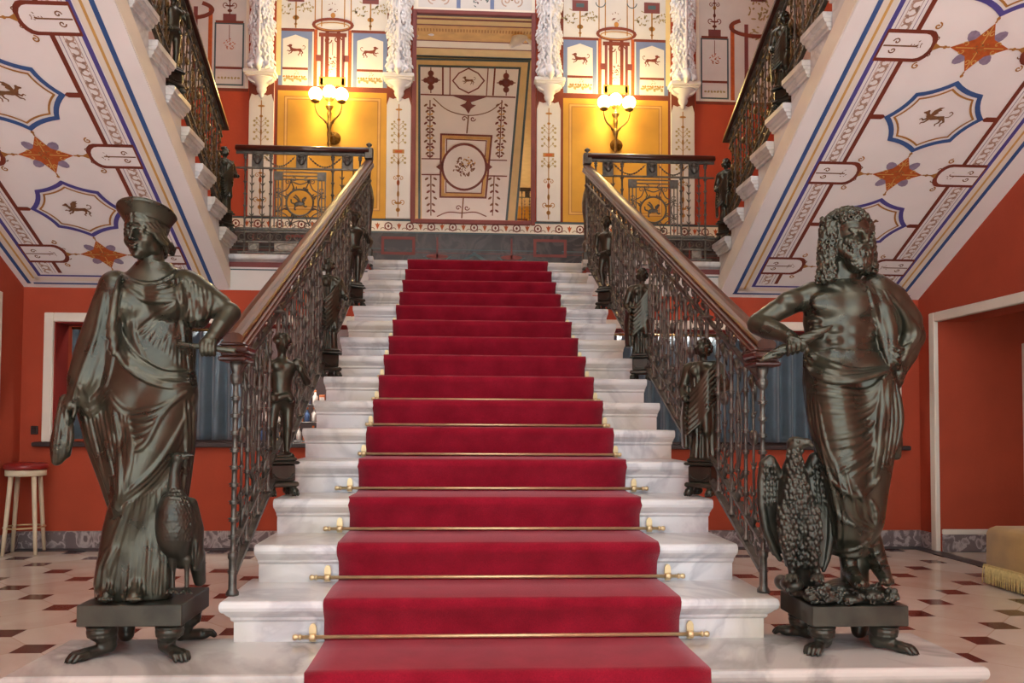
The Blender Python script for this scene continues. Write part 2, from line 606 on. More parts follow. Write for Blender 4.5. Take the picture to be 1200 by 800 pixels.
# ------------------------------------------------------------------ painted ornament on a plane
class Paint:
    """flat ornament laid a hair in front of a surface; fn(u, v, lift) -> 3-D"""
    def __init__(s, mb, fn, step=0.0012):
        s.mb, s.fn, s.step = mb, fn, step
        s.lay = 1

    def poly(s, pts, m, lay=None):
        q = (s.lay if lay is None else lay) * s.step
        s.mb.add([s.fn(u, v, q) for u, v in pts], [list(range(len(pts)))], m)
        return s

    def rect(s, u0, u1, v0, v1, m, lay=None):
        return s.poly([(u0, v0), (u1, v0), (u1, v1), (u0, v1)], m, lay)

    def line(s, pts, w, m, lay=None, closed=False):
        q = (s.lay if lay is None else lay) * s.step
        P = [np.array(p, float) for p in pts]
        k = len(P)
        L, R = [], []
        ws = w if isinstance(w, (list, tuple)) else [w] * k
        for i in range(k):
            if closed:
                a, b = P[(i - 1) % k], P[(i + 1) % k]
            else:
                a, b = P[max(0, i - 1)], P[min(k - 1, i + 1)]
            d0 = P[i] - a
            d1 = b - P[i]
            n0 = np.array([-d0[1], d0[0]]) / (np.linalg.norm(d0) + 1e-9)
            n1 = np.array([-d1[1], d1[0]]) / (np.linalg.norm(d1) + 1e-9)
            if np.linalg.norm(d0) < 1e-9:
                n0 = n1
            if np.linalg.norm(d1) < 1e-9:
                n1 = n0
            n = n0 + n1
            n /= np.linalg.norm(n) + 1e-9
            c = max(0.45, float(n @ n0))
            L.append(P[i] + n * ws[i] / 2 / c)
            R.append(P[i] - n * ws[i] / 2 / c)
        v = [s.fn(p[0], p[1], q) for p in L] + [s.fn(p[0], p[1], q) for p in R]
        f = [(i, (i + 1) % k, k + (i + 1) % k, k + i) for i in range(k if closed else k - 1)]
        s.mb.add(v, f, m)
        return s

    def frame(s, u0, u1, v0, v1, w, m, lay=None):
        return s.line([(u0, v0), (u1, v0), (u1, v1), (u0, v1)], w, m, lay, True)

    def ell(s, c, a, b, m, lay=None, n=12, rot=0.0):
        cr, sr = math.cos(rot), math.sin(rot)
        return s.poly([(c[0] + a * math.cos(t) * cr - b * math.sin(t) * sr, c[1] + a * math.cos(t) * sr + b * math.sin(t) * cr) for t in [2 * PI * i / n for i in range(n)]], m, lay)

    def arc(s, c, r, t0, t1, w, m, lay=None, n=12):
        return s.line([(c[0] + r * math.cos(t0 + (t1 - t0) * i / n), c[1] + r * math.sin(t0 + (t1 - t0) * i / n)) for i in range(n + 1)], w, m, lay)

    def spiral(s, c, r, turns, a0, sgn, w, m, lay=None, n=18):
        return s.line([(c[0] + r * (1 - 0.85 * i / n) * math.cos(a0 + sgn * turns * 2 * PI * i / n), c[1] + r * (1 - 0.85 * i / n) * math.sin(a0 + sgn * turns * 2 * PI * i / n)) for i in range(n + 1)], w, m, lay)

    def spray(s, c, r, m, seed=0, n=14, lay=None, asp=1.0):
        q = random.Random(seed)
        for i in range(n):
            a = q.uniform(0, 2 * PI)
            d = r * math.sqrt(q.random())
            s.ell((c[0] + d * math.cos(a) * asp, c[1] + d * math.sin(a)), r * q.uniform(0.12, 0.24), r * q.uniform(0.06, 0.1), m, lay, 7, q.uniform(0, PI))
        return s

    def beast(s, c, k, flip, m, wings=True, lay=None):
        """a small leaping beast: body, chest, neck, head, legs, tail, wing"""
        g = -1 if flip else 1
        def T(u, v):
            return (c[0] + g * k * u, c[1] + k * v)
        s.poly([T(*p) for p in [(-.5, -.02), (-.42, .14), (-.1, .12), (.2, .16), (.36, .3), (.44, .3), (.42, .12), (.32, -.06), (.1, -.1), (-.2, -.06), (-.4, -.14)]], m, lay)
        s.poly([T(*p) for p in [(.34, .28), (.38, .44), (.46, .46), (.5, .4), (.64, .34), (.62, .28), (.5, .26), (.44, .18)]], m, lay)
        for p in ([(-.46, -.04), (-.56, -.2), (-.46, -.3), (-.5, -.46)], [(-.36, -.06), (-.34, -.24), (-.22, -.34), (-.26, -.44)], [(.3, 0), (.46, -.1), (.56, -.02), (.64, -.08)], [(.22, -.04), (.34, -.22), (.48, -.26), (.5, -.34)]):
            s.line([T(*q) for q in p], [k * .11, k * .08, k * .055, k * .05], m, lay)
        s.line([T(*q) for q in smooth_path([(-.48, .06), (-.66, .1), (-.74, .28), (-.62, .38), (-.56, .3)], 4)], k * .045, m, lay)
        if wings:
            s.poly([T(*p) for p in [(.16, .1), (.26, .22), (.2, .44), (.02, .6), (-.2, .62), (-.08, .5), (-.16, .46), (-.02, .36), (-.06, .3), (.02, .2)]], m, lay)
        else:
            s.poly([T(*p) for p in [(.3, .24), (.24, .4), (.36, .48), (.4, .4)]], m, lay)
        return s

    def candelabrum(s, u, v0, v1, w, ms, seed=0, lay=None):
        """slim painted upright with bulbs, scrolls and leaf sprays"""
        h = v1 - v0
        s.line([(u, v0), (u, v1)], w * .045, ms[0], lay)
        for f, a, b, k in ((.06, .10, .02, 0), (.12, .16, .012, 0), (.2, .06, .03, 0), (.3, .07, .028, 1), (.36, .10, .01, 0), (.48, .06, .025, 0), (.72, .05, .03, 0), (.86, .08, .012, 0), (.95, .16, .01, 0)):
            s.ell((u, v0 + f * h), w * a, h * b, ms[k], lay, 9)
        s.rect(u - w * .26, u + w * .26, v0 + h * .56, v0 + h * .595, ms[0], lay)
        s.rect(u - w * .16, u + w * .16, v0 + h * .568, v0 + h * .587, ms[1], (lay or s.lay) + 1)
        for g in (-1, 1):
            s.spiral((u + g * w * .17, v0 + h * .13), w * .13, 1.1, -PI / 2, g, w * .035, ms[0], lay, 12)
            s.spiral((u + g * w * .13, v0 + h * .34), w * .1, 1.1, PI / 2, -g, w * .03, ms[0], lay, 12)
            for j, f in enumerate((.46, .5, .64, .7, .76, .8)):
                s.line(smooth_path([(u, v0 + f * h), (u + g * w * .16, v0 + (f + .03) * h), (u + g * w * .3, v0 + (f + .015) * h)], 4), w * .022, ms[2], lay)
                s.ell((u + g * w * .3, v0 + (f + .018) * h), w * .06, h * .011, ms[2], lay, 7, g * .5)
                s.ell((u + g * w * .2, v0 + (f + .042) * h), w * .05, h * .009, ms[2], lay, 7, g * .9)
        return s


XL, XR, YB, YR = -4.30, 4.42, 4.62, 6.70
ZL = 2.805
ZT = 7.7
YF = -7.0


# ------------------------------------------------------------------ floor
def floor_material():
    m = bpy.data.materials.new('floor_tiles')
    nt, N, L, B = nodes_of(m)
    tc = N.new('ShaderNodeTexCoord')
    sx = N.new('ShaderNodeSeparateXYZ')
    L.new(tc.outputs['Object'], sx.inputs[0])

    def mth(op, a, b=None, c=None):
        n = N.new('ShaderNodeMath')
        n.operation = op
        for i, v in enumerate((a, b, c)):
            if v is None:
                continue
            if isinstance(v, (int, float)):
                n.inputs[i].default_value = v
            else:
                L.new(v, n.inputs[i])
        return n.outputs[0]
    P = 0.64
    x = mth('DIVIDE', mth('SUBTRACT', sx.outputs[0], 2.73), P)
    y = mth('DIVIDE', mth('SUBTRACT', sx.outputs[1], 1.195), P)
    # distance to the nearest dot of either sub-lattice
    def cell(a, o):
        f = mth('FRACT', mth('ADD', a, o))
        return mth('ABSOLUTE', mth('SUBTRACT', f, 0.5))
    d0 = mth('MAXIMUM', cell(x, 0.5), cell(y, 0.5))
    d1 = mth('MAXIMUM', cell(x, 0.0), cell(y, 0.0))
    dd = mth('MINIMUM', d0, d1)
    dot = mth('LESS_THAN', dd, 0.128)
    u = mth('ADD', x, y)
    v = mth('SUBTRACT', x, y)
    ju = mth('LESS_THAN', cell(u, 0.5), 0.006)
    jv = mth('LESS_THAN', cell(v, 0.5), 0.006)
    jt = mth('MAXIMUM', ju, jv)
    # tile tint by cell
    cu = mth('FLOOR', u)
    cv = mth('FLOOR', v)
    cm = N.new('ShaderNodeCombineXYZ')
    L.new(cu, cm.inputs[0])
    L.new(cv, cm.inputs[1])
    wn = N.new('ShaderNodeTexWhiteNoise')
    L.new(cm.outputs[0], wn.inputs['Vector'])
    nz = N.new('ShaderNodeTexNoise')
    nz.inputs['Scale'].default_value = 2.2
    nz.inputs['Detail'].default_value = 8
    nz.inputs['Distortion'].default_value = 1.2
    L.new(tc.outputs['Object'], nz.inputs['Vector'])
    f = mth('ADD', mth('MULTIPLY', wn.outputs['Value'], 0.35), mth('MULTIPLY', nz.outputs['Fac'], 0.75))
    r = N.new('ShaderNodeValToRGB')
    e = r.color_ramp.elements
    e[0].position, e[1].position = 0.2, 0.85
    e[0].color = (*lin((196, 177, 160)), 1)
    e[1].color = (*lin((218, 209, 198)), 1)
    L.new(f, r.inputs['Fac'])
    def mixc(fac, a, rgb):
        mx = N.new('ShaderNodeMix')
        mx.data_type = 'RGBA'
        L.new(fac, mx.inputs[0])
        L.new(a, mx.inputs[6])
        mx.inputs[7].default_value = (*lin(rgb), 1)
        return mx.outputs[2]
    c = mixc(jt, r.outputs['Color'], (188, 166, 148))
    c = mixc(dot, c, (78, 46, 42))
    L.new(c, B.inputs['Base Color'])
    B.inputs['Roughness'].default_value = 0.12
    n2 = N.new('ShaderNodeTexNoise')
    n2.inputs['Scale'].default_value = 3
    L.new(tc.outputs['Object'], n2.inputs['Vector'])
    rr = N.new('ShaderNodeMapRange')
    rr.inputs[3].default_value = 0.10
    rr.inputs[4].default_value = 0.26
    L.new(n2.outputs['Fac'], rr.inputs[0])
    L.new(rr.outputs[0], B.inputs['Roughness'])
    return m


mb = MB()
mb.box(XL - 1.0, XR + 1.6, YF - 1, 6.2, -0.1, 0.0)
fl = struct(mb.build('floor', floor_material(), base=(0, 0, 0)))
mb = MB()
mb.box(XR - 0.16, XR, 1.0, YB - 0.02, 0.001, 0.006)
mb.box(2.2, XR - 0.16, YB - 0.17, YB - 0.02, 0.001, 0.006)
mb.box(XL, -2.0, YB - 0.17, YB - 0.02, 0.001, 0.006)
struct(mb.build('trim_floor_border', M_DADO))

# ------------------------------------------------------------------ lower back wall with two counter windows
WZ0, WZ1 = 1.0, 2.2
WIN = ((-4.07, -1.15), (1.12, 4.2))
y0, y1 = YB, YB + 0.25
for nm, (a, b), xo, xs in (('wall_back_left', WIN[0], XL - .3, -1.06), ('wall_back_right', WIN[1], XR + .3, 1.06)):
    mb = MB()
    lo_, hi_ = min(a, b), max(a, b)
    e0, e1 = (xo, lo_) if xo < 0 else (hi_, xo)
    mb.box(e0, e1, y0, y1, 0, ZL - 0.07, 0)
    e0, e1 = (hi_, xs) if xo < 0 else (xs, lo_)
    mb.box(e0, e1, y0, y1, 0, ZL - 0.07, 0)
    mb.box(a, b, y0, y1, 0, WZ0, 0)
    mb.box(a, b, y0, y1, WZ1, ZL - 0.07, 0)
    # painted bands below the landing edge
    p = Paint(mb, lambda u, v, q: (u, YB - q, v))
    a, b = (XL, -1.06) if xo < 0 else (1.06, XR)
    p.rect(a, b, 2.462, 2.655, 1)
    p.rect(a, b, 2.655, 2.668, 2)
    p.rect(a, b, 2.668, 2.685, 1)
    p.rect(a, b, 2.685, 2.735, 3)
    struct(mb.build(nm, [M_RED, M_WHITE, M_TEAL, M_PLUM], base=((a + b) / 2, YB, 0)))

# rooms behind the counters
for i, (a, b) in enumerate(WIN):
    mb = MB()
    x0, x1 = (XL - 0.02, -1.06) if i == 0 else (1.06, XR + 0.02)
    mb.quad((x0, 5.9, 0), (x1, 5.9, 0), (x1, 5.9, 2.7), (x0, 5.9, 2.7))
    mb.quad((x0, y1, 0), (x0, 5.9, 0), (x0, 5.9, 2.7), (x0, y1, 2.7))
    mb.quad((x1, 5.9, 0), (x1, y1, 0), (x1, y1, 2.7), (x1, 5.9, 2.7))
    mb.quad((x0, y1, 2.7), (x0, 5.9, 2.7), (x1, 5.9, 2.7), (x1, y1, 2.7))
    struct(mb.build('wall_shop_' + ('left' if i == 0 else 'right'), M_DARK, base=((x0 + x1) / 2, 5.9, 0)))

# window frames : white casing, reveals, dark sill
for i, (a, b) in enumerate(WIN):
    mb = MB()
    w = 0.085
    for u0, u1, v0, v1 in ((a - 0.02, a + w - 0.02, WZ0, WZ1 + 0.02), (b - w + 0.02, b + 0.02, WZ0, WZ1 + 0.02), (a - 0.02 + w, b + 0.02 - w, WZ1 - w + 0.02, WZ1 + 0.02)):
        mb.rbox(u0, u1, YB - 0.035, YB + 0.01, v0, v1, 0.006, 0)
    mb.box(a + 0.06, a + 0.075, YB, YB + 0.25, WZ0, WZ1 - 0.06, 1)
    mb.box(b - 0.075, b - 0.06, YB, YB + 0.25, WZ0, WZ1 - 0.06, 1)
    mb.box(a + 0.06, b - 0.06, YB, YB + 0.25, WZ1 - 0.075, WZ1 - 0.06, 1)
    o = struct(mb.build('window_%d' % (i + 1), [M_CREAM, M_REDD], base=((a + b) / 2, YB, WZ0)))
    s = MB()
    s.rbox(a - 0.09, b + 0.09, YB - 0.075, YB + 0.25, WZ0 - 0.045, WZ0, 0.008)
    struct(s.build('window_sill', M_WOODS, parent=o))

# skirting
def skirt(name, x0, x1, yy0, yy1, z1=0.165):
    mb = MB()
    mb.rbox(x0, x1, yy0, yy1, 0.0, z1, 0.008)
    return struct(mb.build(name, M_GREYM))
skirt('baseboard_back', XL, -1.05, YB - 0.03, YB + 0.01)
skirt('baseboard_back', 1.05, XR, YB - 0.03, YB + 0.01)

# ------------------------------------------------------------------ side walls
DL = (2.6, 4.12, 0.0, 2.26)     # doorway in the left wall (Y0, Y1, Z0, Z1)
DR = (1.7, 4.30, 0.0, 2.20)
for nm, X, s, D in (('left', XL, -1, DL), ('right', XR, 1, DR)):
    mb = MB()
    x0, x1 = sorted((X, X + s * 0.3))
    mb.box(x0, x1, YF, D[0], 0, ZT, 0)
    mb.box(x0, x1, D[1], YR + 0.3, 0, ZT, 0)
    mb.box(x0, x1, D[0], D[1], D[3], ZT, 0)
    struct(mb.build('wall_' + nm, [M_RED], base=(X, 0, 0)))
    # casing
    mb = MB()
    f0, f1 = sorted((X - s * 0.04, X + s * 0.02))
    w = 0.09
    for a, b, c, d in ((D[0] - w, D[0], 0.0, D[3] + w), (D[1], D[1] + w, 0.0, D[3] + w), (D[0], D[1], D[3], D[3] + w)):
        mb.rbox(f0, f1, a, b, c, d, 0.008)
    struct(mb.build('door_1' if s < 0 else 'door_2', [M_CREAM], base=(X, (D[0] + D[1]) / 2, 0)))
    xs = sorted((X - s * 0.03, X))
    skirt('baseboard_' + nm, xs[0], xs[1], D[1] + w, YB - 0.03)
    # passage beyond the doorway
    mb = MB()
    xa, xb = X + s * 0.3, X + s * 1.5
    mb.quad((xa, D[1] + 0.001, 0), (xb, D[1] + 0.001, 0), (xb, D[1] + 0.001, 2.6), (xa, D[1] + 0.001, 2.6))
    mb.quad((X, D[1] - 0.0015, 0), (xa, D[1] - 0.0015, 0), (xa, D[1] - 0.0015, D[3]), (X, D[1] - 0.0015, D[3]))
    mb.quad((xb, D[1], 0), (xb, 0.5, 0), (xb, 0.5, 2.6), (xb, D[1], 2.6))
    mb.quad((xa, 0.5, 2.6), (xb, 0.5, 2.6), (xb, D[1], 2.6), (xa, D[1], 2.6))
    mb.quad((xa, 0.5, 0), (xb, 0.5, 0), (xb, 0.5, 2.6), (xa, 0.5, 2.6))
    struct(mb.build('wall_passage_' + nm, [M_RED], base=(xa, D[1], 0)))
    xs = sorted((X + s * 0.01, xb))
    skirt('baseboard_passage_' + nm, xs[0], xs[1], D[1] - 0.03, D[1] - 0.002)
    mb = MB()
    mb.rbox(xs[0], xs[1], D[1] - 0.026, D[1] - 0.002, 0.165, 0.215, 0.005)
    struct(mb.build('trim_passage_' + nm, [M_CREAM]))
    # inner frame on the passage wall
    mb = MB()
    ua, ub = X + s * 0.83, X + s * 1.45
    for a, b, c, d in ((ua, ua + s * 0.09, 0.2, 2.0), (ua + s * .09, ub - s * .09, 1.92, 2.0), (ub - s * 0.09, ub, 0.2, 2.0)):
        a, b = sorted((a, b))
        mb.rbox(a, b, D[1] - 0.05, D[1] - 0.002, c, d, 0.006)
    struct(mb.build('trim_inner_frame_' + nm, [M_CREAM]))

# ------------------------------------------------------------------ entrance side behind the viewer
mb = MB()
for a, b, c, d in ((XL, -3.7, 0, 5.2), (3.8, XR, 0, 5.2), (XL, XR, 5.0, 5.4), (-1.4, -1.0, 0, 5.2), (1.1, 1.5, 0, 5.2)):
    mb.box(a, b, YF - 0.3, YF, c, d)
struct(mb.build('wall_front', M_CREAM))
mb = MB()
mb.box(XL, XR, YF, -1.25, 5.3, 5.45)
struct(mb.build('ceiling_entrance', M_CREAM))
mb = MB()
mb.box(XL, XR, YF - 0.3, YF, 5.4, ZT, 0)
p = Paint(mb, lambda u, v, q: (u, YF + q, v))
for a in (-3.6, -1.8, 0.3, 2.0):
    p.frame(a, a + 1.5, 5.7, 7.3, 0.05, 1)
struct(mb.build('wall_upper_front', [M_YEL, M_BROWN]))

# ------------------------------------------------------------------ landing and rear wall
mb = MB()
prof = [(0.02, 2.735), (0.0, 2.735), (-0.02, 2.75), (-0.055, 2.755), (-0.07, 2.77), (-0.07, 2.79), (-0.06, ZL), (0.02, ZL)]
for a, b in ((XL, -1.02), (1.02, XR)):
    mb.rings([[(a, YB + 0.02 + u, v) for u, v in prof], [(b, YB + 0.02 + u, v) for u, v in prof]])
mb.box(XL, -1.045, YB + 0.03, YR, 2.735, ZL)
mb.box(1.045, XR, YB + 0.03, YR, 2.735, ZL)
mb.box(-1.045, 1.045, 5.09, YR, 2.735, ZL)
struct(mb.build('floor_landing', M_MARB, base=(0, YB, 2.735)))

UX = lambda u, v, q: (u, YR - q, v)
RW = [M_RED, M_WHITE, M_YEL, M_BROWN, M_SLATE, M_GOLD, M_MOTIF, M_DADO, M_CREAM, M_SAGE, M_PLUM, M_ORNG, M_TEAL, M_LACE, M_GOLDL, M_YELF]
R_, W_, Y_, BR, SL, GO, MO, DA, CR, SA, PL, OR, TE, LA, GL, YF_ = range(16)
mb = MB()
mb.box(XL, XR, YR, YR + 0.25, ZL, ZT, R_)
p = Paint(mb, UX)


def px(x, y):
    q = atY(x, y, YR)
    return q[0], q[2]


ZD, ZF0, ZF1 = 3.555, 3.562, 3.69    # dado top, frieze
p.rect(XL, XR, ZL, ZD, DA, 1)
p.rect(XL, XR, ZF0, ZF1, CR, 2)
p.rect(XL, XR, ZF1, ZF1 + 0.025, TE, 3)
p.rect(XL, XR, ZF0 - 0.02, ZF0, TE, 3)
n = 66
for i in range(n):      # ring-and-palmette running frieze
    u = XL + (i + 0.5) * (XR - XL) / n
    zc = (ZF0 + ZF1) / 2
    if i % 2 == 0:
        p.arc((u, zc), 0.043, PI * .35, PI * 2.65, 0.014, BR, 3, 12)
        p.ell((u, zc), 0.014, 0.02, BR, 3, 8)
    else:
        p.poly([(u - .03, zc + .03), (u, zc - .045), (u + .03, zc + .03), (u + .012, zc + .02), (u, zc + .045), (u - .012, zc + .02)], OR, 3)
    p.arc((u + 0.066, zc - 0.05), 0.03, 0.2, PI - .2, 0.008, MO, 3, 6)
# painted dado: panels, lines, scrolls
for g in (-1, 1):
    for c in (0.94, 2.1, 3.3):
        p.frame(g * c - 0.19, g * c + 0.19, 3.29, 3.48, 0.035, PL, 3)
        p.poly([(g * c - 0.15, 3.33), (g * c + 0.15, 3.33), (g * c + 0.15, 3.41), (g * c, 3.455), (g * c - 0.15, 3.41)], DA, 4)
    for c in (0.46, 1.5, 2.7):
        p.ell((g * c, 3.26), 0.14, 0.03, PL, 3)
        p.line([(g * c, 3.24), (g * c, 3.5)], 0.02, PL, 3)
        for h in (-1, 1):
            p.spiral((g * c + h * .17, 3.19), 0.07, 1.2, PI / 2, h, 0.012, TE, 3)
p.rect(XL, XR, 3.34, 3.352, TE, 2)
p.rect(XL, XR, 3.30, 3.306, PL, 2)
p.line([(-.24, 3.1), (-.16, 3.2), (0, 3.3), (.16, 3.2), (.24, 3.1)], 0.035, TE, 3)
for g in (-1, 1):
    p.spiral((g * .22, 3.17), 0.05, 1.2, PI / 2, g, 0.012, TE, 3)

ZY = 5.315      # top of the yellow panels
for g in (-1, 1):
    G = lambda u: g * u
    def rect(u0, u1, v0, v1, m, lay):
        a, b = sorted((g * u0, g * u1))
        p.rect(a, b, v0, v1, m, lay)
    def frame(u0, u1, v0, v1, w, m, lay):
        a, b = sorted((g * u0, g * u1))
        p.frame(a, b, v0, v1, w, m, lay)
    # yellow panel
    rect(1.06, 2.46, ZF1 + .025, ZY, BR, 2)
    rect(1.10, 2.43, ZF1 + .03, ZY - 0.03, Y_, 3)
    frame(1.19, 2.33, 3.83, ZY - .12, 0.045, GO, 4)
    frame(1.19, 2.33, 3.83, ZY - .12, 0.022, GL, 5)
    # white zone above with architecture in miniature
    rect(1.06, 2.46, ZY, ZT, BR, 2)
    rect(1.10, 2.43, ZY + .035, ZT, W_, 3)
    for a, b, hf in ((1.10, 1.52, 0), (2.02, 2.43, 1)):
        c = (a + b) / 2
        rect(a, b, ZY + .035, 6.03, SL, 4)
        p.poly([(G(a + .05), ZY + .035), (G(b - .05), ZY + .035), (G(b - .05), 5.93), (G(c), 5.985), (G(a + .05), 5.93)], W_, 5)
        rect(a + .05, b - .05, 5.545, 5.575, BR, 6)
        p.beast((G(c), 5.79), 0.16, (hf == 0) == (g > 0), BR, False, 6)
        for j in range(9):
            uu = a + .08 + (b - a - .16) * j / 8
            p.ell((G(uu), 5.43 + .015 * math.sin(j * 2.1)), .026, .017, SA, 6, 7, j)
            p.ell((G(uu + .01), 5.46), .016, .012, GO, 6, 7, j * 2)
        p.spray((G(c), 5.5), .045, GO, 3, 8, 6)
        rect(a - .02, b + .02, 6.03, 6.065, BR, 4)
        # tree-like ornament with a red box
        p.line([(G(c), 6.07), (G(c), 6.42)], 0.018, GO, 4)
        p.ell((G(c), 6.2), .04, .03, GO, 4)
        p.ell((G(c), 6.12), .02, .015, GO, 4)
        for q in (-1, 1):
            p.spray((G(c) + q * .12, 6.32), .1, SA, 11 + q, 22, 5)
        p.rect(G(c) - .1, G(c) + .1, 6.40, 6.54, PL, 5)
        p.rect(G(c) - .05, G(c) + .05, 6.45, 6.5, TE, 6)
    # kiosk with ring canopy
    kc = 1.77
    for u in (1.56, 1.70, 1.84, 1.98):
        u = kc + (u - kc)
        rect(u - .022, u + .022, ZY + .035, 6.06, PL if abs(u - kc) > .1 else BR, 4)
    rect(kc - .2, kc + .2, ZY + .035, 6.0, W_, 3.5)
    rect(kc - .155, kc + .155, 5.36, 5.46, GL, 6)
    frame(kc - .155, kc + .155, 5.36, 5.46, .015, GO, 7)
    for h in (-1, 1):
        p.line([(G(kc + h * .13), ZY + .035), (G(kc + h * .13), 5.98)], .035, PL, 6)
        p.line([(G(kc + h * .21), ZY + .035), (G(kc + h * .21), 6.06)], .03, OR, 5)
        rect(kc + h * .17 - .035, kc + h * .17 + .035, 5.66, 5.74, PL, 6)
        p.spiral((G(kc + h * .06), 5.93), .05, 1.1, 0, h * g, .014, BR, 7)
        for uu in (.14, .22):
            p.line([(G(kc + h * uu), 6.1), (G(kc + h * uu), ZT)], .014, GO, 4)
        p.arc((G(kc + h * .2), 6.52), .06, PI, 2 * PI, .012, TE, 5)
    p.line([(G(kc) + .24 * math.cos(t), 6.12 + .075 * math.sin(t)) for t in [2 * PI * i / 24 for i in range(24)]], .035, BR, 7, True)
    p.line([(G(kc) + .2 * math.cos(t), 6.10 + .05 * math.sin(t)) for t in [2 * PI * i / 24 for i in range(24)]], .012, GO, 8, True)
    p.rect(G(kc) - .17, G(kc) + .17, 5.97, 6.02, BR, 7)
    p.line([(G(kc), 5.9), (G(kc), 5.74)], .008, BR, 7)
    p.spray((G(kc), 5.66), .07, BR, 5, 22, 7)
    p.spray((G(kc), 5.55), .05, MO, 8, 8, 7)
    p.ell((G(kc), 6.24), .03, .035, GO, 8)
    p.spray((G(kc), 6.34), .06, BR, 6, 12, 8, 1.6)
    rect(2.40, 2.46, 5.47, ZT, YF_, 6)
    # outer bay behind the upper flight
    rect(2.79, 4.4, ZY - .02, ZT, W_, 2)
    rect(2.79, 4.4, ZY - .06, ZY - .02, BR, 3)
    rect(2.79, 2.83, ZY - .02, ZT, CR, 3)
    frame(2.86, 3.2, ZY + .02, 6.1, .02, TE, 3)
    rect(2.87, 3.19, 5.53, 5.56, BR, 4)
    for j in range(7):
        p.ell((G(2.91 + j * .04), 5.42), .018, .013, SA, 4, 7, j)
    p.line([(G(3.03), 6.08), (G(3.03), 5.9)], .008, BR, 4)
    p.spray((G(3.03), 5.84), .07, OR, 15, 22, 4)
    p.line([(G(3.2), 6.12), (G(2.86), 6.12)], .03, BR, 4)
    rect(2.95, 3.11, 6.13, 6.22, PL, 4)
    p.candelabrum(G(3.03), 6.2, 7.2, .3, (BR, GO, SA), 0, 4)
    for u in (3.26, 3.44, 3.9):
        rect(u - .025, u + .025, ZY, 6.3, OR if u < 3.3 else PL, 4)
    p.line([(G(3.58 + .34 * math.cos(t)), 6.26 + .11 * math.sin(t)) for t in [PI * .72 + PI * 1.4 * i / 24 for i in range(25)]], .05, BR, 5)
    p.spray((G(3.6), 6.5), .15, SA, 21, 26, 4)
    p.spray((G(3.6), 6.15), .12, SA, 22, 20, 4)
    rect(3.5, 3.7, 6.6, 6.72, PL, 4)
# lintel zone above the mirror
p.rect(-0.78, 0.74, 6.36, ZT, CR, 2)
p.rect(-0.72, 0.7, 6.385, ZT, W_, 3)
for u in (-.22, .2):
    p.rect(u - .025, u + .025, 6.385, ZT, SL, 4)
for c in (-.47, .45):
    for h in (-1, 1):
        p.spiral((c + h * .07, 6.5), .07, 1.3, -PI / 2, h, .016, LA, 4)
    p.ell((c, 6.53), .02, .03, MO, 4)
p.spray((0, 6.51), .1, TE, 31, 20, 4, 1.5)
p.spray((0, 6.52), .07, BR, 32, 14, 5)
struct(mb.build('wall_rear', RW, base=(0, YR, ZL)))

# ceiling high above with a painted cove (seen in the looking glass)
mb = MB()
mb.box(XL, XR, YF, YR + .25, ZT, ZT + .2, 0)
p = Paint(mb, lambda u, v, q: (u, v, ZT - q))
for a, b, m in ((2.42, 2.56, 2), (2.56, 2.82, 0), (2.82, 2.86, 1), (2.86, 3.08, 3), (3.08, 3.12, 1), (3.62, 3.66, 1), (3.8, 3.86, 1), (3.92, 3.96, 2)):
    p.rect(-2.2, 2.2, a, b, m, 2)
p.rect(-2.2, 2.2, 3.12, 3.62, 4, 2)
for i in range(60):
    p.rect(-1.5 + i * .05, -1.475 + i * .05, 3.42, 3.52, 5, 3)
struct(mb.build('ceiling', [M_YELF, M_BROWN, M_TEAL, M_CREAM, M_GOLDL, M_GOLD], base=(0, 0, ZT)))
TR, RI = 0.34, 0.16523
Z0 = 0.33
M_CARP = bpy.data.materials.new('red_carpet')
def _carpet():
    nt, N, L, B = nodes_of(M_CARP)
    tc = N.new('ShaderNodeTexCoord')
    a = N.new('ShaderNodeTexNoise')
    a.inputs['Scale'].default_value = 7
    a.inputs['Detail'].default_value = 4
    b = N.new('ShaderNodeTexNoise')
    b.inputs['Scale'].default_value = 260
    b.inputs['Detail'].default_value = 2
    L.new(tc.outputs['Object'], a.inputs['Vector'])
    L.new(tc.outputs['Object'], b.inputs['Vector'])
    r = N.new('ShaderNodeValToRGB')
    e = r.color_ramp.elements
    e[0].position, e[1].position = 0.3, 0.75
    e[0].color = (*lin((120, 8, 30)), 1)
    e[1].color = (*lin((145, 20, 43)), 1)
    L.new(a.outputs['Fac'], r.inputs['Fac'])
    r2 = N.new('ShaderNodeValToRGB')
    r2.color_ramp.elements[0].position = 0.25
    r2.color_ramp.elements[1].position = 0.8
    r2.color_ramp.elements[0].color = (0.72, 0.72, 0.72, 1)
    r2.color_ramp.elements[1].color = (1.25, 1.25, 1.25, 1)
    L.new(b.outputs['Fac'], r2.inputs['Fac'])
    mx = N.new('ShaderNodeMix')
    mx.data_type = 'RGBA'
    mx.blend_type = 'MULTIPLY'
    mx.inputs[0].default_value = 1.0
    L.new(r.outputs['Color'], mx.inputs[6])
    L.new(r2.outputs['Color'], mx.inputs[7])
    L.new(mx.outputs[2], B.inputs['Base Color'])
    B.inputs['Roughness'].default_value = 0.95
    B.inputs['Specular IOR Level'].default_value = 0.15
    B.inputs['Sheen Weight'].default_value = 0.5
    B.inputs['Sheen Roughness'].default_value = 0.45
    B.inputs['Sheen Tint'].default_value = (1, 0.5, 0.55, 1)
    bp = N.new('ShaderNodeBump')
    bp.inputs['Strength'].default_value = 0.3
    bp.inputs['Distance'].default_value = 0.003
    L.new(b.outputs['Fac'], bp.inputs['Height'])
    L.new(bp.outputs['Normal'], B.inputs['Normal'])
_carpet()
M_BRASS = mat('brass', (216, 192, 146), 0.36, .6, var=0.08, scale=20)

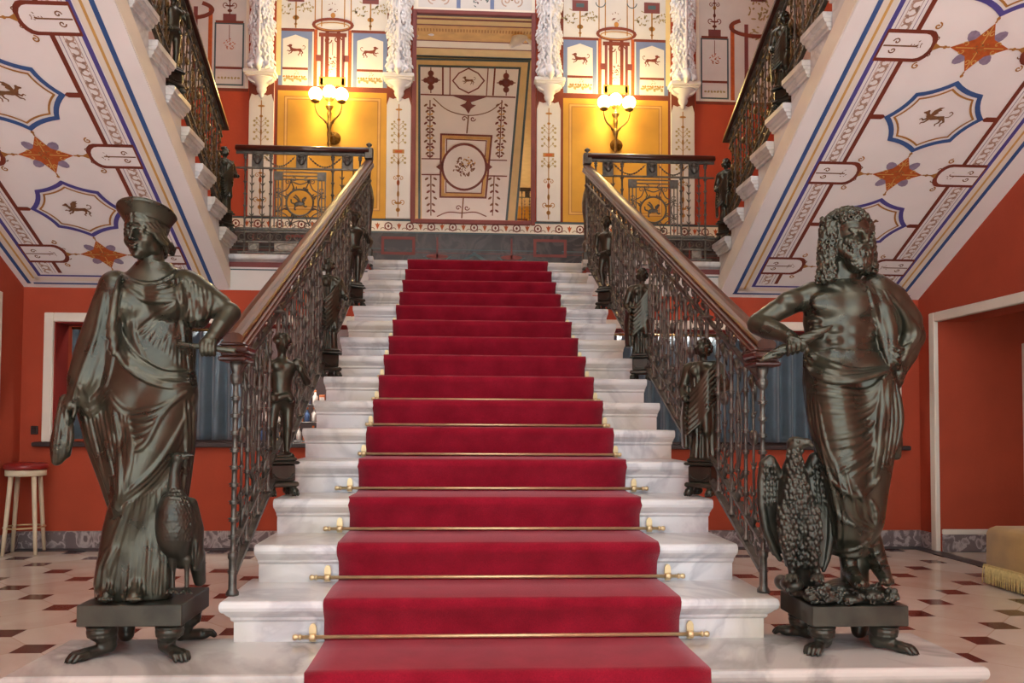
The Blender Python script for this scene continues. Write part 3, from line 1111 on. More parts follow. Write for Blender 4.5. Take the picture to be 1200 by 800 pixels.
NOSE = [(0, -1.0), (0, -.088), (.006, -.084), (.011, -.078), (.012, -.068), (.018, -.064), (.026, -.056), (.032, -.048), (.038, -.046), (.044, -.038), (.047, -.026), (.046, -.013), (.042, -.004), (.034, 0)]


def slab_loft(mb, x0, x1, yf, yb, zt, h, prof=NOSE, ex=1.0, ez=1.0, bk=0.0, front=-1, m=0):
    """moulded stone block: body face at x0, x1, yf; profile swells outwards; front = side the front faces"""
    rings = []
    for o, z in prof:
        z = zt - h if z <= -0.99 else zt + z * ez
        Y0 = yf + front * o
        Y1 = yb - front * o * bk
        X0, X1 = x0 - o * ex, x1 + o * ex
        r = [(X0, Y0, z), (X1, Y0, z), (X1, Y1, z), (X0, Y1, z)]
        rings.append(r if front < 0 else r[::-1])
    mb.rings(rings, m)


# ------------------------------------------------------------------ main staircase
st = thing('staircase', 'white marble main staircase rising under the red carpet to the landing', 'staircase', (0, 0, 0))
mb = MB()
slab_loft(mb, -1.655, 1.655, -0.33, 0.10, Z0, 0.33)
mb.build('base_slab', M_MARBS, st)
mb = MB()
mb.box(-1.04, 1.04, 0.101, 4.60, 0.0, Z0 - .001)
mb.build('plinth_course', M_MARB, st)
for i in range(15):
    mb = MB()
    zt = Z0 + RI * (i + 1)
    yf = i * TR + 0.047
    slab_loft(mb, -1.05 if i == 0 else -1.04, 1.05 if i == 0 else 1.04, yf, yf + TR + 0.08 if i < 14 else 5.1, zt, RI, ex=1.0 if i == 0 else 0.22)
    mb.build('step', M_MARB, st)

# ------------------------------------------------------------------ carpet runner
prof = [(-.386, .17), (-.388, .22), (-.388, .30), (-.384, .325), (-.374, .337), (-.355, .341)]
for i in range(15):
    za, zt, y = Z0 + RI * i, Z0 + RI * (i + 1), i * TR
    prof += [(y - .10, za + .011), (y + .015, za + .011), (y + .024, za + .014), (y + .028, za + .025), (y + .014, zt - .075), (y - .001, zt - .045), (y - .010, zt - .028), (y - .012, zt - .008), (y - .004, zt + .008), (y + .012, zt + .012)]
prof += [(5.0, Z0 + RI * 15 + .011)]
NX = 17
V, Fq = [], []
q = random.Random(3)
for j, (y, z) in enumerate(prof):
    w = 0.697 + q.uniform(-.004, .004)
    for k in range(NX):
        V.append((-w + 2 * w * k / (NX - 1), y + q.uniform(-.0015, .0015), z + q.uniform(-.001, .001)))
for j in range(len(prof) - 1):
    for k in range(NX - 1):
        a = j * NX + k
        Fq.append((a, a + 1, a + NX + 1, a + NX))
o = link('stair_carpet', V, Fq, M_CARP, None, None, (0, 0, Z0), True)
tag(o, 'crimson carpet runner laid down the middle of the marble staircase', 'carpet')
md = o.modifiers.new('thick', 'SOLIDIFY')
md.thickness = 0.008
md.offset = -1

# stair rods
ORD = ['lowest', 'second', 'third', 'fourth', 'fifth', 'sixth', 'seventh', 'eighth', 'ninth', 'tenth', 'eleventh', 'twelfth', 'thirteenth', 'fourteenth']
def make_rod(short=False):
    hl, bx = (.722, .712) if short else (.795, .742)
    t = thing('stair_rod', '', 'stair rod', (0, 0, 0), 'brass rods holding the stair carpet')
    mb = MB()
    mb.tube([(-hl, 0, 0), (hl, 0, 0)], .0075, 10)
    rod_ = mb.build('rod', M_BRASS, t)
    for g in (-1, 1):
        mb = MB()
        mb.lathe([(0, -.024), (.009, -.022), (.0125, -.014), (.009, -.005), (.008, 0), (.0115, .003), (.0115, .009), (.007, .012)], (g * hl, 0, 0), (-g, 0, 0), 10)
        mb.build('finial', M_BRASS, rod_)
        mb = MB()
        pr = [(-.012, -.018), (.012, -.018), (.014, .018), (.013, .038), (.008, .048), (0, .052), (-.008, .048), (-.013, .038), (-.014, .018)]
        mb.prism(pr, lambda u, v, w: (g * bx + u, w, v), 0.002, 0.012)
        mb.lathe([(.013, -.012), (.015, -.008), (.015, .008), (.013, .012)], (g * bx, 0, 0), (1, 0, 0), 10)
        mb.build('bracket', M_BRASS, t)
    return t
rod0, rod1 = make_rod(), make_rod(True)
for i in range(14):
    lab = '%s brass stair rod counted up from the foot of the carpet' % ORD[i]
    loc = (0, i * TR + .018, Z0 + RI * i + .024)
    src = rod0 if i < 4 else rod1
    if i in (0, 4):
        src.location = loc
        src['label'] = lab
    else:
        dup(src, loc, lab)

# ------------------------------------------------------------------ upper flights with painted soffits
SL_T, SL_R = 0.345, 0.18
AL = math.atan(0.525)
CA, SA_ = math.cos(AL), math.sin(AL)
ENDP = [(0, -1.0), (0, -.125), (.018, -.122), (.018, -.105), (.032, -.095), (.036, -.07), (.05, -.066), (.058, -.045), (.066, -.042), (.066, -.004), (.062, 0)]
SM = [M_SOFF, M_BLUE, M_PURP, M_BROWN, M_ORNG, M_GOLD, M_CREAM, M_LACE, M_LILAC, M_MOTIF, M_WHITE, M_GOLDL]


def soffit_paint(p, U0, U1, LEN):
    """U across (0 at the middle of the pattern), V up the slope"""
    S, BL, PU, BR_, OR_, GO_, CR_, LA_, LI, MO_, WH, GL_ = range(12)
    WH = S
    for g in (-1, 1):
        def r(a, b, v0, v1, m, l):
            a, b = sorted((g * a, g * b))
            p.rect(a, b, v0, v1, m, l)
        r(.83, .865, .035, LEN, BL, 3)
        r(.725, .83, .07, LEN, CR_, 1)
        r(.765, .785, .11, LEN, GL_, 2)
        r(.685, .718, .15, LEN, PU, 3)
        r(.655, .66, .2, LEN, LI, 2)
        r(.535, .54, .2, LEN, LI, 2)
        r(.478, .512, .2, LEN, BR_, 3)
        # lace band
        v = .22
        i = 0
        while v < LEN:
            p.arc((g * .598, v), .028, i % 2 * PI + .3, i % 2 * PI + PI * 1.5, .012, LA_, 2, 6)
            p.ell((g * (.598 + (.02 if i % 2 else -.02)), v + .025), .02, .012, LA_, 2, 6, i)
            v += .055
            i += 1
        r(.562, .566, .2, LEN, LA_, 2)
        r(.632, .636, .2, LEN, LA_, 2)
    p.rect(U0 + .12, U1 - .12, .03, .052, BL, 4)
    p.rect(U0 + .16, U1 - .16, .08, .13, CR_, 1)
    p.rect(-.718, .718, .15, .172, PU, 4)
    PER = 1.18
    n = int(LEN / PER) + 2
    for k in range(-1, n):
        vs = .475 + PER * k
        vm = 1.05 + PER * k
        if 0 < vs < LEN + .3:
            # star with lilac petals
            for a in (PI / 4, 3 * PI / 4, 5 * PI / 4, 7 * PI / 4):
                p.ell((.12 * math.cos(a), vs + .115 * math.sin(a)), .062, .04, LI, 4, 10, a)
            st_ = []
            for j in range(8):
                a = PI / 2 * (j / 2)
                R = (.21 if j % 4 == 0 else .19) if j % 2 == 0 else .095
                st_.append((R * math.cos(a), vs + R * math.sin(a)))
            p.poly(st_, OR_, 5)
            for j in range(4):
                a = j * PI / 2
                for h in (-1, 1):
                    p.spiral((.11 * math.cos(a) + h * .028 * math.sin(a), vs + .11 * math.sin(a) + h * .028 * math.cos(a)), .024, .9, a, h, .008, GL_, 6, 8)
                p.line([(.03 * math.cos(a), vs + .03 * math.sin(a)), (.17 * math.cos(a), vs + .17 * math.sin(a))], .008, GL_, 6)
            p.spray((0, vs), .055, GO_, k + 40, 16, 7)
            p.spray((0, vs), .045, MO_, k + 60, 8, 8)
            for h in (-1, 1):
                p.line([(0, vs + h * .19), (0, vs + h * .24)], .012, GO_, 5)
                p.ell((0, vs + h * .225), .013, .013, GO_, 6, 8)
                # side tabs with rounded end
                T = []
                for j in range(9):
                    a = -PI / 2 + PI * j / 8
                    T.append((h * (.40 - .085 * math.cos(a)), vs + .125 * math.sin(a)))
                p.poly([(h * .70, vs - .125)] + T + [(h * .70, vs + .125)], BR_, 5)
                T2 = [(h * (.425 - .078 * math.cos(-PI / 2 + PI * j / 8)), vs + .097 * math.sin(-PI / 2 + PI * j / 8)) for j in range(9)]
                p.poly([(h * .686, vs - .097)] + T2 + [(h * .686, vs + .097)], WH, 6)
                p.line([(h * .44, vs), (h * .68, vs)], .012, MO_, 7)
                p.line([(h * .21, vs), (h * .315, vs)], .012, GO_, 5)
                p.ell((h * .245, vs), .014, .014, GO_, 6, 8)
                p.poly([(h * .27, vs), (h * .325, vs + .03), (h * .325, vs - .03)], GO_, 6)
                p.spray((h * .45, vs), .04, MO_, k + 9, 12, 7)
                for w in (-1, 1):
                    p.spiral((h * .6, vs + w * .035), .026, 1.1, 0, w, .009, MO_, 7, 10)
                    p.spiral((h * .375, vs + w * .155), .028, 1.2, PI / 2, w * h, .01, GO_, 5, 12)
                    p.spiral((h * .33, vs + w * .06), .02, .9, 0, w, .008, MO_, 4, 8)
        if 0 < vm < LEN + .3:
            def med(sx, sv, bow, lay, m, w):
                cor = [(sx, 0), (sx * .66, sv * .66), (0, sv), (-sx * .66, sv * .66), (-sx, 0), (-sx * .66, -sv * .66), (0, -sv), (sx * .66, -sv * .66)]
                P = []
                for j in range(8):
                    a, b = np.array(cor[j]), np.array(cor[(j + 1) % 8])
                    mid = (a + b) / 2 * (1 - bow)
                    for t in np.linspace(0, 1, 6)[:-1]:
                        q = (1 - t) ** 2 * a + 2 * t * (1 - t) * mid + t * t * b
                        P.append((q[0], vm + q[1]))
                p.line(P, w, m, lay, True)
            med(.362, .316, .12, 5, BL if k % 2 else PU, .036)
            med(.305, .262, .12, 5, GO_, .015)
            p.beast((0, vm), .165, k % 2 == 0, MO_, True, 5)
            for h in (-1, 1):
                p.poly([(h * .49, vm - .022), (h * .40, vm - .022), (h * .375, vm), (h * .40, vm + .022), (h * .49, vm + .022)], BR_, 4)


def upper_flight(g):
    side = 'left' if g < 0 else 'right'
    xi = 2.385
    xw = -XL if g < 0 else XR
    LEN = 5.9
    t = thing('staircase', ('pale upper staircase flight overhanging the bronze woman, with painted soffit' if g < 0 else 'pale upper staircase flight overhanging the bearded bronze man, with painted soffit'), 'staircase', (g * xi, YB, ZL))
    mid = 3.375
    def fn(u, v, q):
        return (g * (mid - u) if g > 0 else -(mid - u), 4.6 - v * CA - q * SA_, 2.475 + v * SA_ - q * CA)
    mb = MB()
    z_at = lambda y: 2.475 + (4.6 - y) * SA_ / CA
    y_a, y_b = 4.62, 4.6 - LEN * CA
    a, b = g * xi, g * xw
    th = .1
    P = lambda x, y, dz: (x, y, z_at(y) + dz)
    vs = [P(a, y_a, 0), P(b, y_a, 0), P(b, y_b, 0), P(a, y_b, 0), P(a, y_a, th), P(b, y_a, th), P(b, y_b, th), P(a, y_b, th)]
    mb.add(vs, [(0, 1, 2, 3), (4, 7, 6, 5), (0, 4, 5, 1), (1, 5, 6, 2), (2, 6, 7, 3), (3, 7, 4, 0)], 0)
    p = Paint(mb, fn, 0.0011)
    soffit_paint(p, mid - xw, mid - xi, LEN - .02)
    mb.build('soffit', SM, t)
    # cut string
    mb = MB()
    x0, x1 = sorted((g * xi, g * (xi + .09)))
    for xx in (g * (xi - .004),):
        pass
    v = []
    for x in (g * (xi - .006), g * (xi + .09)):
        v += [(x, y_a, z_at(y_a) + .012), (x, y_b, z_at(y_b) + .012), (x, y_b, z_at(y_b) + .19), (x, y_a, z_at(y_a) + .19)]
    mb.add(v, [(0, 1, 2, 3), (7, 6, 5, 4), (0, 4, 5, 1), (1, 5, 6, 2), (2, 6, 7, 3), (3, 7, 4, 0)], 0)
    mb.build('stringer', M_CREAM, t)
    for k in range(1, 16):
        mb = MB()
        zt = ZL + SL_R * k
        yf = 4.60 - SL_T * (k - 1)
        x0, x1 = sorted((g * (xi + .002), g * (xw - .002)))
        rings = []
        for o_, z in ENDP:
            z = zt - .30 if z <= -.99 else zt + z
            e = o_
            if g < 0:
                X0, X1 = x0, x1 + e
            else:
                X0, X1 = x0 - e, x1
            Y0, Y1 = yf - SL_T + .03 - e * .4, yf + e * .4
            rings.append([(X0, Y0, z), (X1, Y0, z), (X1, Y1, z), (X0, Y1, z)])
        mb.rings(rings, 0)
        mb.build('step', M_MARB, t)
upper_flight(-1)
upper_flight(1)

# ------------------------------------------------------------------ flight above, seen only in the looking glass
def mir(x, y, s=0.6, zt=7.6, yt=79):
    d = ray(550, yt)
    P0 = CAM + d * ((zt - CAM[2]) / d[2])
    d = ray(x, y)
    t = (P0[2] + s * P0[1] - CAM[2] - s * CAM[1]) / (d[2] + s * d[1])
    Q = CAM + t * d
    return np.array([Q[0], 2 * YR - Q[1], Q[2]])


mb = MB()
A, B_ = mir(550, 72), mir(550, 276)
y_t, z_t, y_l, z_l = A[1], A[2], B_[1], B_[2]
x0, x1 = -1.22, 1.07
v = [(x0, y_t, z_t), (x1, y_t, z_t), (x1, y_l, z_l), (x0, y_l, z_l), (x0, y_t, z_t + .3), (x1, y_t, z_t + .3), (x1, y_l, z_l + .3), (x0, y_l, z_l + .3)]
mb.add(v, [(0, 1, 2, 3), (4, 7, 6, 5), (0, 4, 5, 1), (1, 5, 6, 2), (2, 6, 7, 3), (3, 7, 4, 0)], 0)
nrm = np.array([0, 0.6, -1]) / math.hypot(1, .6) if z_t > z_l else np.array([0, -.6, -1])
p = Paint(mb, lambda u, w, q: tuple(mir(u, w) + np.array([0, .5, -.86]) * q), 0.0015)
def ml(pts, w, m, lay=2, closed=False):
    p.line(pts, w, m, lay, closed)
# cream border, teal lines and brown ruling, drawn over the reflected view
p.poly([(487, 79), (612, 82), (594, 275), (487, 275)], 1, 1)
p.poly([(492.5, 79), (608.5, 82), (592, 275), (494.5, 275)], 2, 2)
ml([(491.5, 275), (491.5, 78), (609, 81), (592, 275)], 2.6, 3, 3)
ml([(487, 70), (620, 73), (603, 275)], 2.6, 3, 3)
ml([(493, 111.5), (604, 115)], 1.6, 4, 3)
for a in (519, 527.5, 572, 580):
    ml([(a, 80), (a - (a - 520) * .04, 113)], 2.0 if a in (519, 580) else 1.3, 4, 3)
P8 = []
for j in range(8):
    r_ = 18 if j % 2 == 0 else 15.5
    P8.append((549 + r_ * 1.02 * math.cos(PI * j / 4), 95.5 + r_ * .8 * math.sin(PI * j / 4)))
ml(P8, 1.5, 4, 4, True)
p.beast((549, 95.5), -11, False, 5, False, 4)
for cx, cy in ((505, 95), (593, 98)):
    for dx, dy, r_ in ((0, 0, 5.5), (0, -8, 3.6), (0, 8, 3.6), (-6, 0, 3), (6, 0, 3)):
        p.ell((cx + dx, cy + dy), r_, r_, 4, 4, 10)
    p.ell((cx, cy), 2.4, 2.4, 6, 5)
    ml([(cx, cy - 15), (cx, cy + 15)], 1.2, 4, 4)
    ml([(cx - 11, cy), (cx + 11, cy)], 1.2, 4, 4)
p.poly([(530, 113), (572, 114), (551, 121)], 6, 4)
p.poly([(549, 116), (553, 123), (558, 124), (552, 128), (549, 134), (545, 128), (539, 124), (545, 122)], 4, 5)
ml(smooth_path([(508, 116), (525, 130), (549, 136), (572, 132), (589, 120)], 5), 1.1, 5, 4)
for h in (-1, 1):
    p.spiral((549 + h * 5, 140), 3.2, 1.1, 0, h, 1.1, 4, 4)
    for j, (xx, y0_, y1_) in enumerate(((504 if h < 0 else 588, 118, 186),)):
        ml([(xx, y0_), (xx - (3 if h > 0 else 0), y1_)], 1.3, 5, 3)
        for i in range(9):
            yy = y0_ + 6 + i * 7
            for w in (-1, 1):
                p.ell((xx + w * 2 - (i * .3 if h > 0 else 0), yy + 3.4), 2.0, 1.1, 7 if i % 2 else 4, 4, 7, -w * .6)
                p.ell((xx + w * (3.2 if i % 3 else 5) - (i * .3 if h > 0 else 0), yy), 2.6, 1.3, 4 if i % 4 == 3 else 5, 4, 7, w * .6)
    xx = 505 if h < 0 else 579
    ml([(xx, 206), (xx - (2 if h > 0 else 0), 253)], 1.3, 5, 3)
    for i in range(6):
        for w in (-1, 1):
            p.ell((xx + w * (3 if i % 3 else 5), 210 + i * 7.5), 2.6, 1.3, 4 if i % 3 == 2 else 5, 4, 7, w * .6)
ml([(549, 136), (547, 157)], 1.6, 5, 4)
ml([(517, 158), (576, 160), (569, 232), (516, 231)], 2.2, 4, 4, True)
ml([(520, 161), (573, 163), (566, 229), (519, 228.5)], 3.6, 7, 4, True)
ml([(523.5, 163.5), (570, 165.5), (564, 227), (522.5, 226)], 1.2, 4, 5, True)
ov = [(544 + 27 * math.cos(a) * (1 - .06 * abs(math.sin(a)) ** 3), 196 + 28 * math.sin(a)) for a in [2 * PI * i / 36 for i in range(36)]]
p.poly(ov, 4, 6)
p.poly([(544 + (x - 544) * .9, 196 + (y - 196) * .9) for x, y in ov], 2, 7)
for h in (-1, 1):
    p.poly([(544 + h * 25, 190), (544 + h * 33, 196), (544 + h * 25, 202)], 4, 6)
p.spray((543, 196), 11, 5, 3, 40, 8, 1.2)
p.spray((541, 197), 6, 4, 4, 16, 9)
p.spray((549, 192), 8, 7, 5, 14, 9)
for yy in (186.5, 205):
    ml([(494, yy), (517, yy + .3)], 1.3, 4, 4)
    ml([(570, yy + 1.5), (594, yy + 2)], 1.3, 4, 4)
ml([(543, 232), (541, 256)], 1.6, 5, 4)
for h in (-1, 1):
    p.spiral((542 + h * 5, 244), 3.2, 1.1, 0, h, 1.1, 4, 4)
    ml(smooth_path([(541, 250), (541 + h * 16, 249), (541 + h * 29, 254)], 4), 1.2, 4, 4)
struct(mb.build('ceiling_sloping', [M_YELF, M_YELF, M_SOFF, M_TEAL, M_BROWN, M_MOTIF, M_PLUM, M_GOLDL], base=(0, y_l, z_l)))

def mirY(x, y, yr):
    P_ = atY(x, y, 2 * YR - yr)
    return np.array([P_[0], yr, P_[2]])


for lab, pts in (('white plaster cornice figure glimpsed at the mirror\'s upper left corner', ((488, 31), (497, 33), (506, 36), (512, 39), 0)), ('white plaster cornice figure glimpsed at the mirror\'s upper right corner', ((617, 30), (612, 40), (606, 48), (600, 54), 1))):
    P_ = [mirY(*q_, 3.3) for q_ in pts[:4]]
    lo_, hi_ = np.min(P_, 0) - .3, np.max(P_, 0) + .3
    c = Clay(lo_, hi_, .012)
    c.chain(P_, [.10, .12, .10, .05], .03)
    c.ell(P_[0] + np.array([0, 0, .12]), .075, .03)
    for k in range(6):
        c.chain([P_[1] + np.array([0, -.05, .02]), P_[1] + np.array([(.08 + .04 * k) * (1 if pts[4] == 0 else -1) * -.6, -.05, .16 - .07 * k])], [.04, .018], .01)
    o = c.build('cornice_figure', M_PLAST)
    tag(o, lab, 'sculpture')

# ------------------------------------------------------------------ looking glass
M_GLASS = bpy.data.materials.new('mirror_glass')
nt, N, L, B = nodes_of(M_GLASS)
B.inputs['Metallic'].default_value = 1
B.inputs['Roughness'].default_value = 0.0
B.inputs['Base Color'].default_value = (.9, .9, .88, 1)
mx0, mx1, mz0, mz1 = -0.735, 0.695, 3.715, 6.285
t = thing('mirror', 'tall landing mirror reflecting a painted sloping ceiling, in a plum frame', 'mirror', (0, YR, mz0))
mb = MB()
mb.box(mx0, mx1, YR - .022, YR - .012, mz0, mz1)
mb.build('mirror_glass', M_GLASS, t)
mb = MB()
w = .055
for a, b, c, d in ((mx0 - w, mx0, mz0 - w, mz1 + w), (mx1, mx1 + w, mz0 - w, mz1 + w), (mx0, mx1, mz0 - w, mz0), (mx0, mx1, mz1, mz1 + w)):
    mb.rbox(a, b, YR - .05, YR - .008, c, d, .008)
mb.build('frame', M_PLUM, t)

# ------------------------------------------------------------------ pilasters with stucco leaf corbels
def make_pilaster():
    t = thing('pilaster', '', 'pilaster', (0, YR, ZF1 + .025), 'white painted pilasters along the landing wall')
    mb = MB()
    zb = ZF1 + .027
    mb.rbox(-.15, .15, -.035 + YR, YR - .004, zb, 5.45, .004, 0)
    p = Paint(mb, lambda u, v, q: (u, YR - .035 - q, v))
    p.candelabrum(0, zb + .02, 5.14, .27, (2, 3, 4), 0, 1)
    for h in (-1, 1):
        p.poly([(h * .15, 5.12), (h * .15, 5.45), (0, 5.45), (h * .02, 5.22), (h * .07, 5.2), (h * .12, 5.22)], 1, 2)
    mb.build('shaft', [M_WHITE, M_BROWN, M_GOLD, M_ORNG, M_SAGE], t)
    mb = MB()
    def half(z, w, d):
        r = []
        for j in range(13):
            a = PI * j / 12
            c_, s_ = math.cos(a), math.sin(a)
            r.append((w * c_, YR - .036 - d * abs(s_) ** .8, z))
        return r
    mb.rings([half(5.17, .012, .01), half(5.195, .03, .028), half(5.215, .026, .025), half(5.235, .05, .045), half(5.27, .062, .055), half(5.30, .058, .055), half(5.33, .085, .075), half(5.365, .125, .10), half(5.385, .15, .12), half(5.40, .16, .13)], 0, True)
    mb.rbox(-.17, .17, YR - .17, YR - .004, 5.40, 5.425, .004)
    mb.rbox(-.19, .19, YR - .19, YR - .004, 5.425, 5.47, .006)
    for h in (-1, 1):
        mb.prism([(h * .06, 5.40), (h * .155, 5.40), (h * .14, 5.36), (h * .10, 5.335), (h * .07, 5.33)], lambda u, v, w_: (u, w_, v), YR - .10, YR - .03)
    mb.build('corbel', M_PLAST, t)
    # hanging acanthus
    c = Clay((-.25, YR - .36, 5.42), (.25, YR - .02, 6.95), .009)
    W = lambda z: .122 + .018 * math.sin((z - 5.5) * 2 * PI / .42) + .012 * (z - 5.5)
    c.loft([(5.46 + .06 * i, 0, YR - .03, W(5.46 + .06 * i) * (.8 if i == 0 else 1), .13 + .02 * math.sin((5.46 + .06 * i - 5.4) * 2 * PI / .42)) for i in range(25)], .01)
    q = random.Random(5)
    for lv in range(30):
        z = 5.50 + lv * .05
        for j in range(-4, 5):
            a = j * .36 + q.uniform(-.1, .1) + (.18 if lv % 2 else 0)
            if abs(a) > 1.6:
                continue
            r_ = W(z) * 1.0
            x, y = r_ * math.sin(a), YR - .03 - (.13 + .02) * math.cos(a)
            o_ = np.array([math.sin(a), -math.cos(a), 0])
            b0 = np.array([x, y, z + .03])
            out = (.026 if abs(j) >= 3 else .018) * q.uniform(.6, 1.3)
            c.chain([b0 - o_ * .01, b0 + o_ * out * .6 + np.array([0, 0, -.025]), b0 + o_ * out + np.array([q.uniform(-.012, .012), 0, -.055])], [.016, .017, .007], .006)
    c.chain([(0, YR - .185, 6.95), (0, YR - .20, 6.2), (0, YR - .19, 5.6), (0, YR - .15, 5.47)], .014, .008)
    for g in (-1, 1):
        c.chain([(g * .08, YR - .14, 5.56), (g * .11, YR - .20, 5.5), (g * .08, YR - .21, 5.47)], [.03, .028, .016], .01)
    c.chain([(0, YR - .18, 5.58), (0, YR - .225, 5.5), (0, YR - .20, 5.46)], [.04, .045, .025], .012)
    c.build('acanthus_leaf', M_PLAST, t)
    return t
pil = make_pilaster()
for i, (x, lab) in enumerate(((-.945, 'painted pilaster with stucco leaf between the mirror and the left wall lamp'), (.915, 'painted pilaster with stucco leaf between the mirror and the right wall lamp'), (-2.62, 'painted pilaster with stucco leaf beside the left red wall of the landing'), (2.61, 'painted pilaster with stucco leaf beside the right red wall of the landing'))):
    if i == 0:
        pil.location.x = x
        pil['label'] = lab
    else:
        dup(pil, (x, YR, ZF1 + .025), lab)
M_IRON = mat('wrought_iron', (104, 101, 94), 0.42, 0.7, var=0.2, scale=25, bump=0.15, bscale=120)
M_IRONL = mat('worn_iron', (138, 130, 118), 0.38, 0.8, var=0.2, scale=25)
M_GILT = mat('gilded_iron', (112, 92, 60), 0.4, 0.8, var=0.3, scale=20)
def _wood():
    m = bpy.data.materials.new('mahogany')
    nt, N, L, B = nodes_of(m)
    tc = N.new('ShaderNodeTexCoord')
    mp = N.new('ShaderNodeMapping')
    mp.inputs['Scale'].default_value = (40, 2.5, 5)
    mp.inputs['Rotation'].default_value = (-.46, 0, 0)
    L.new(tc.outputs['Object'], mp.inputs['Vector'])
    nz = N.new('ShaderNodeTexNoise')
    nz.inputs['Scale'].default_value = 1.5
    nz.inputs['Detail'].default_value = 6
    L.new(mp.outputs['Vector'], nz.inputs['Vector'])
    r = N.new('ShaderNodeValToRGB')
    e = r.color_ramp.elements
    e[0].position, e[1].position = .3, .72
    e[0].color = (*lin((56, 27, 14)), 1)
    e[1].color = (*lin((106, 56, 28)), 1)
    L.new(nz.outputs['Fac'], r.inputs['Fac'])
    L.new(r.outputs['Color'], B.inputs['Base Color'])
    B.inputs['Roughness'].default_value = .42
    B.inputs['Coat Weight'].default_value = .12
    B.inputs['Coat Roughness'].default_value = .3
    B.inputs['Specular IOR Level'].default_value = .35
    return m
M_WOOD = _wood()
M_WOODD = mat('dark_mahogany', (66, 34, 26), 0.3, var=.1, scale=20, coat=.4)


def collared(mb, o, h, r=.0095, n=9, seed=0, m=0, step=None):
    """iron upright with moulded collars and bud rings"""
    q = random.Random(seed)
    pr = [(r * 1.9, 0), (r * 2, .012), (r * 1.2, .02)]
    z = .02
    k = n
    for i in range(k):
        z0 = .03 + (h - .07) * i / k
        z1 = .03 + (h - .07) * (i + 1) / k
        pr += [(r, z0 + .004), (r * .92, (z0 + z1) / 2), (r, z1 - .016), (r * 1.9, z1 - .012), (r * 1.2, z1 - .007), (r * 2.1, z1 - .003), (r * 1.1, z1 + .002)]
    pr += [(r * 1.2, h - .035), (r * 2.2, h - .025), (r * 1.3, h - .012), (r * 1.6, h)]
    mb.lathe(pr, o, (0, 0, 1), 8, m)


def leaf(mb, c, d, ln, w, m=0):
    """small curled leaf from c along d"""
    c, d = np.array(c, float), np.array(d, float)
    d = d / np.linalg.norm(d)
    a = np.cross(d, [.3, .2, 1.0])
    a /= np.linalg.norm(a) + 1e-9
    b = np.cross(a, d)
    P = [c, c + d * ln * .35 + a * w, c + d * ln * .8 + a * w * .4 + b * w * .5, c + d * ln + b * w, c + d * ln * .8 - a * w * .4 + b * w * .5, c + d * ln * .35 - a * w, c + d * ln * .45 + b * w * .7]
    Q = c + d * ln * .5 - b * w * .3
    mb.add([tuple(p) for p in P] + [tuple(Q)], [(0, 1, 6), (1, 2, 6), (2, 3, 6), (3, 4, 6), (4, 5, 6), (5, 0, 6), (1, 0, 7), (2, 1, 7), (3, 2, 7), (4, 3, 7), (5, 4, 7), (0, 5, 7)], m, True)


def cscroll(mb, c, r, a0, turns, sgn, fn, w=.006, m=0, n=14):
    mb.tube([fn(c[0] + r * (1 - .8 * i / n) * math.cos(a0 + sgn * 2 * PI * turns * i / n), c[1] + r * (1 - .8 * i / n) * math.sin(a0 + sgn * 2 * PI * turns * i / n)) for i in range(n + 1)], [w * (1 - .4 * i / n) for i in range(n + 1)], 5, m)


def copies(first, spots):
    for s in spots:
        c = first.copy()
        C.objects.link(c)
        c.parent = first.parent
        c.location = s


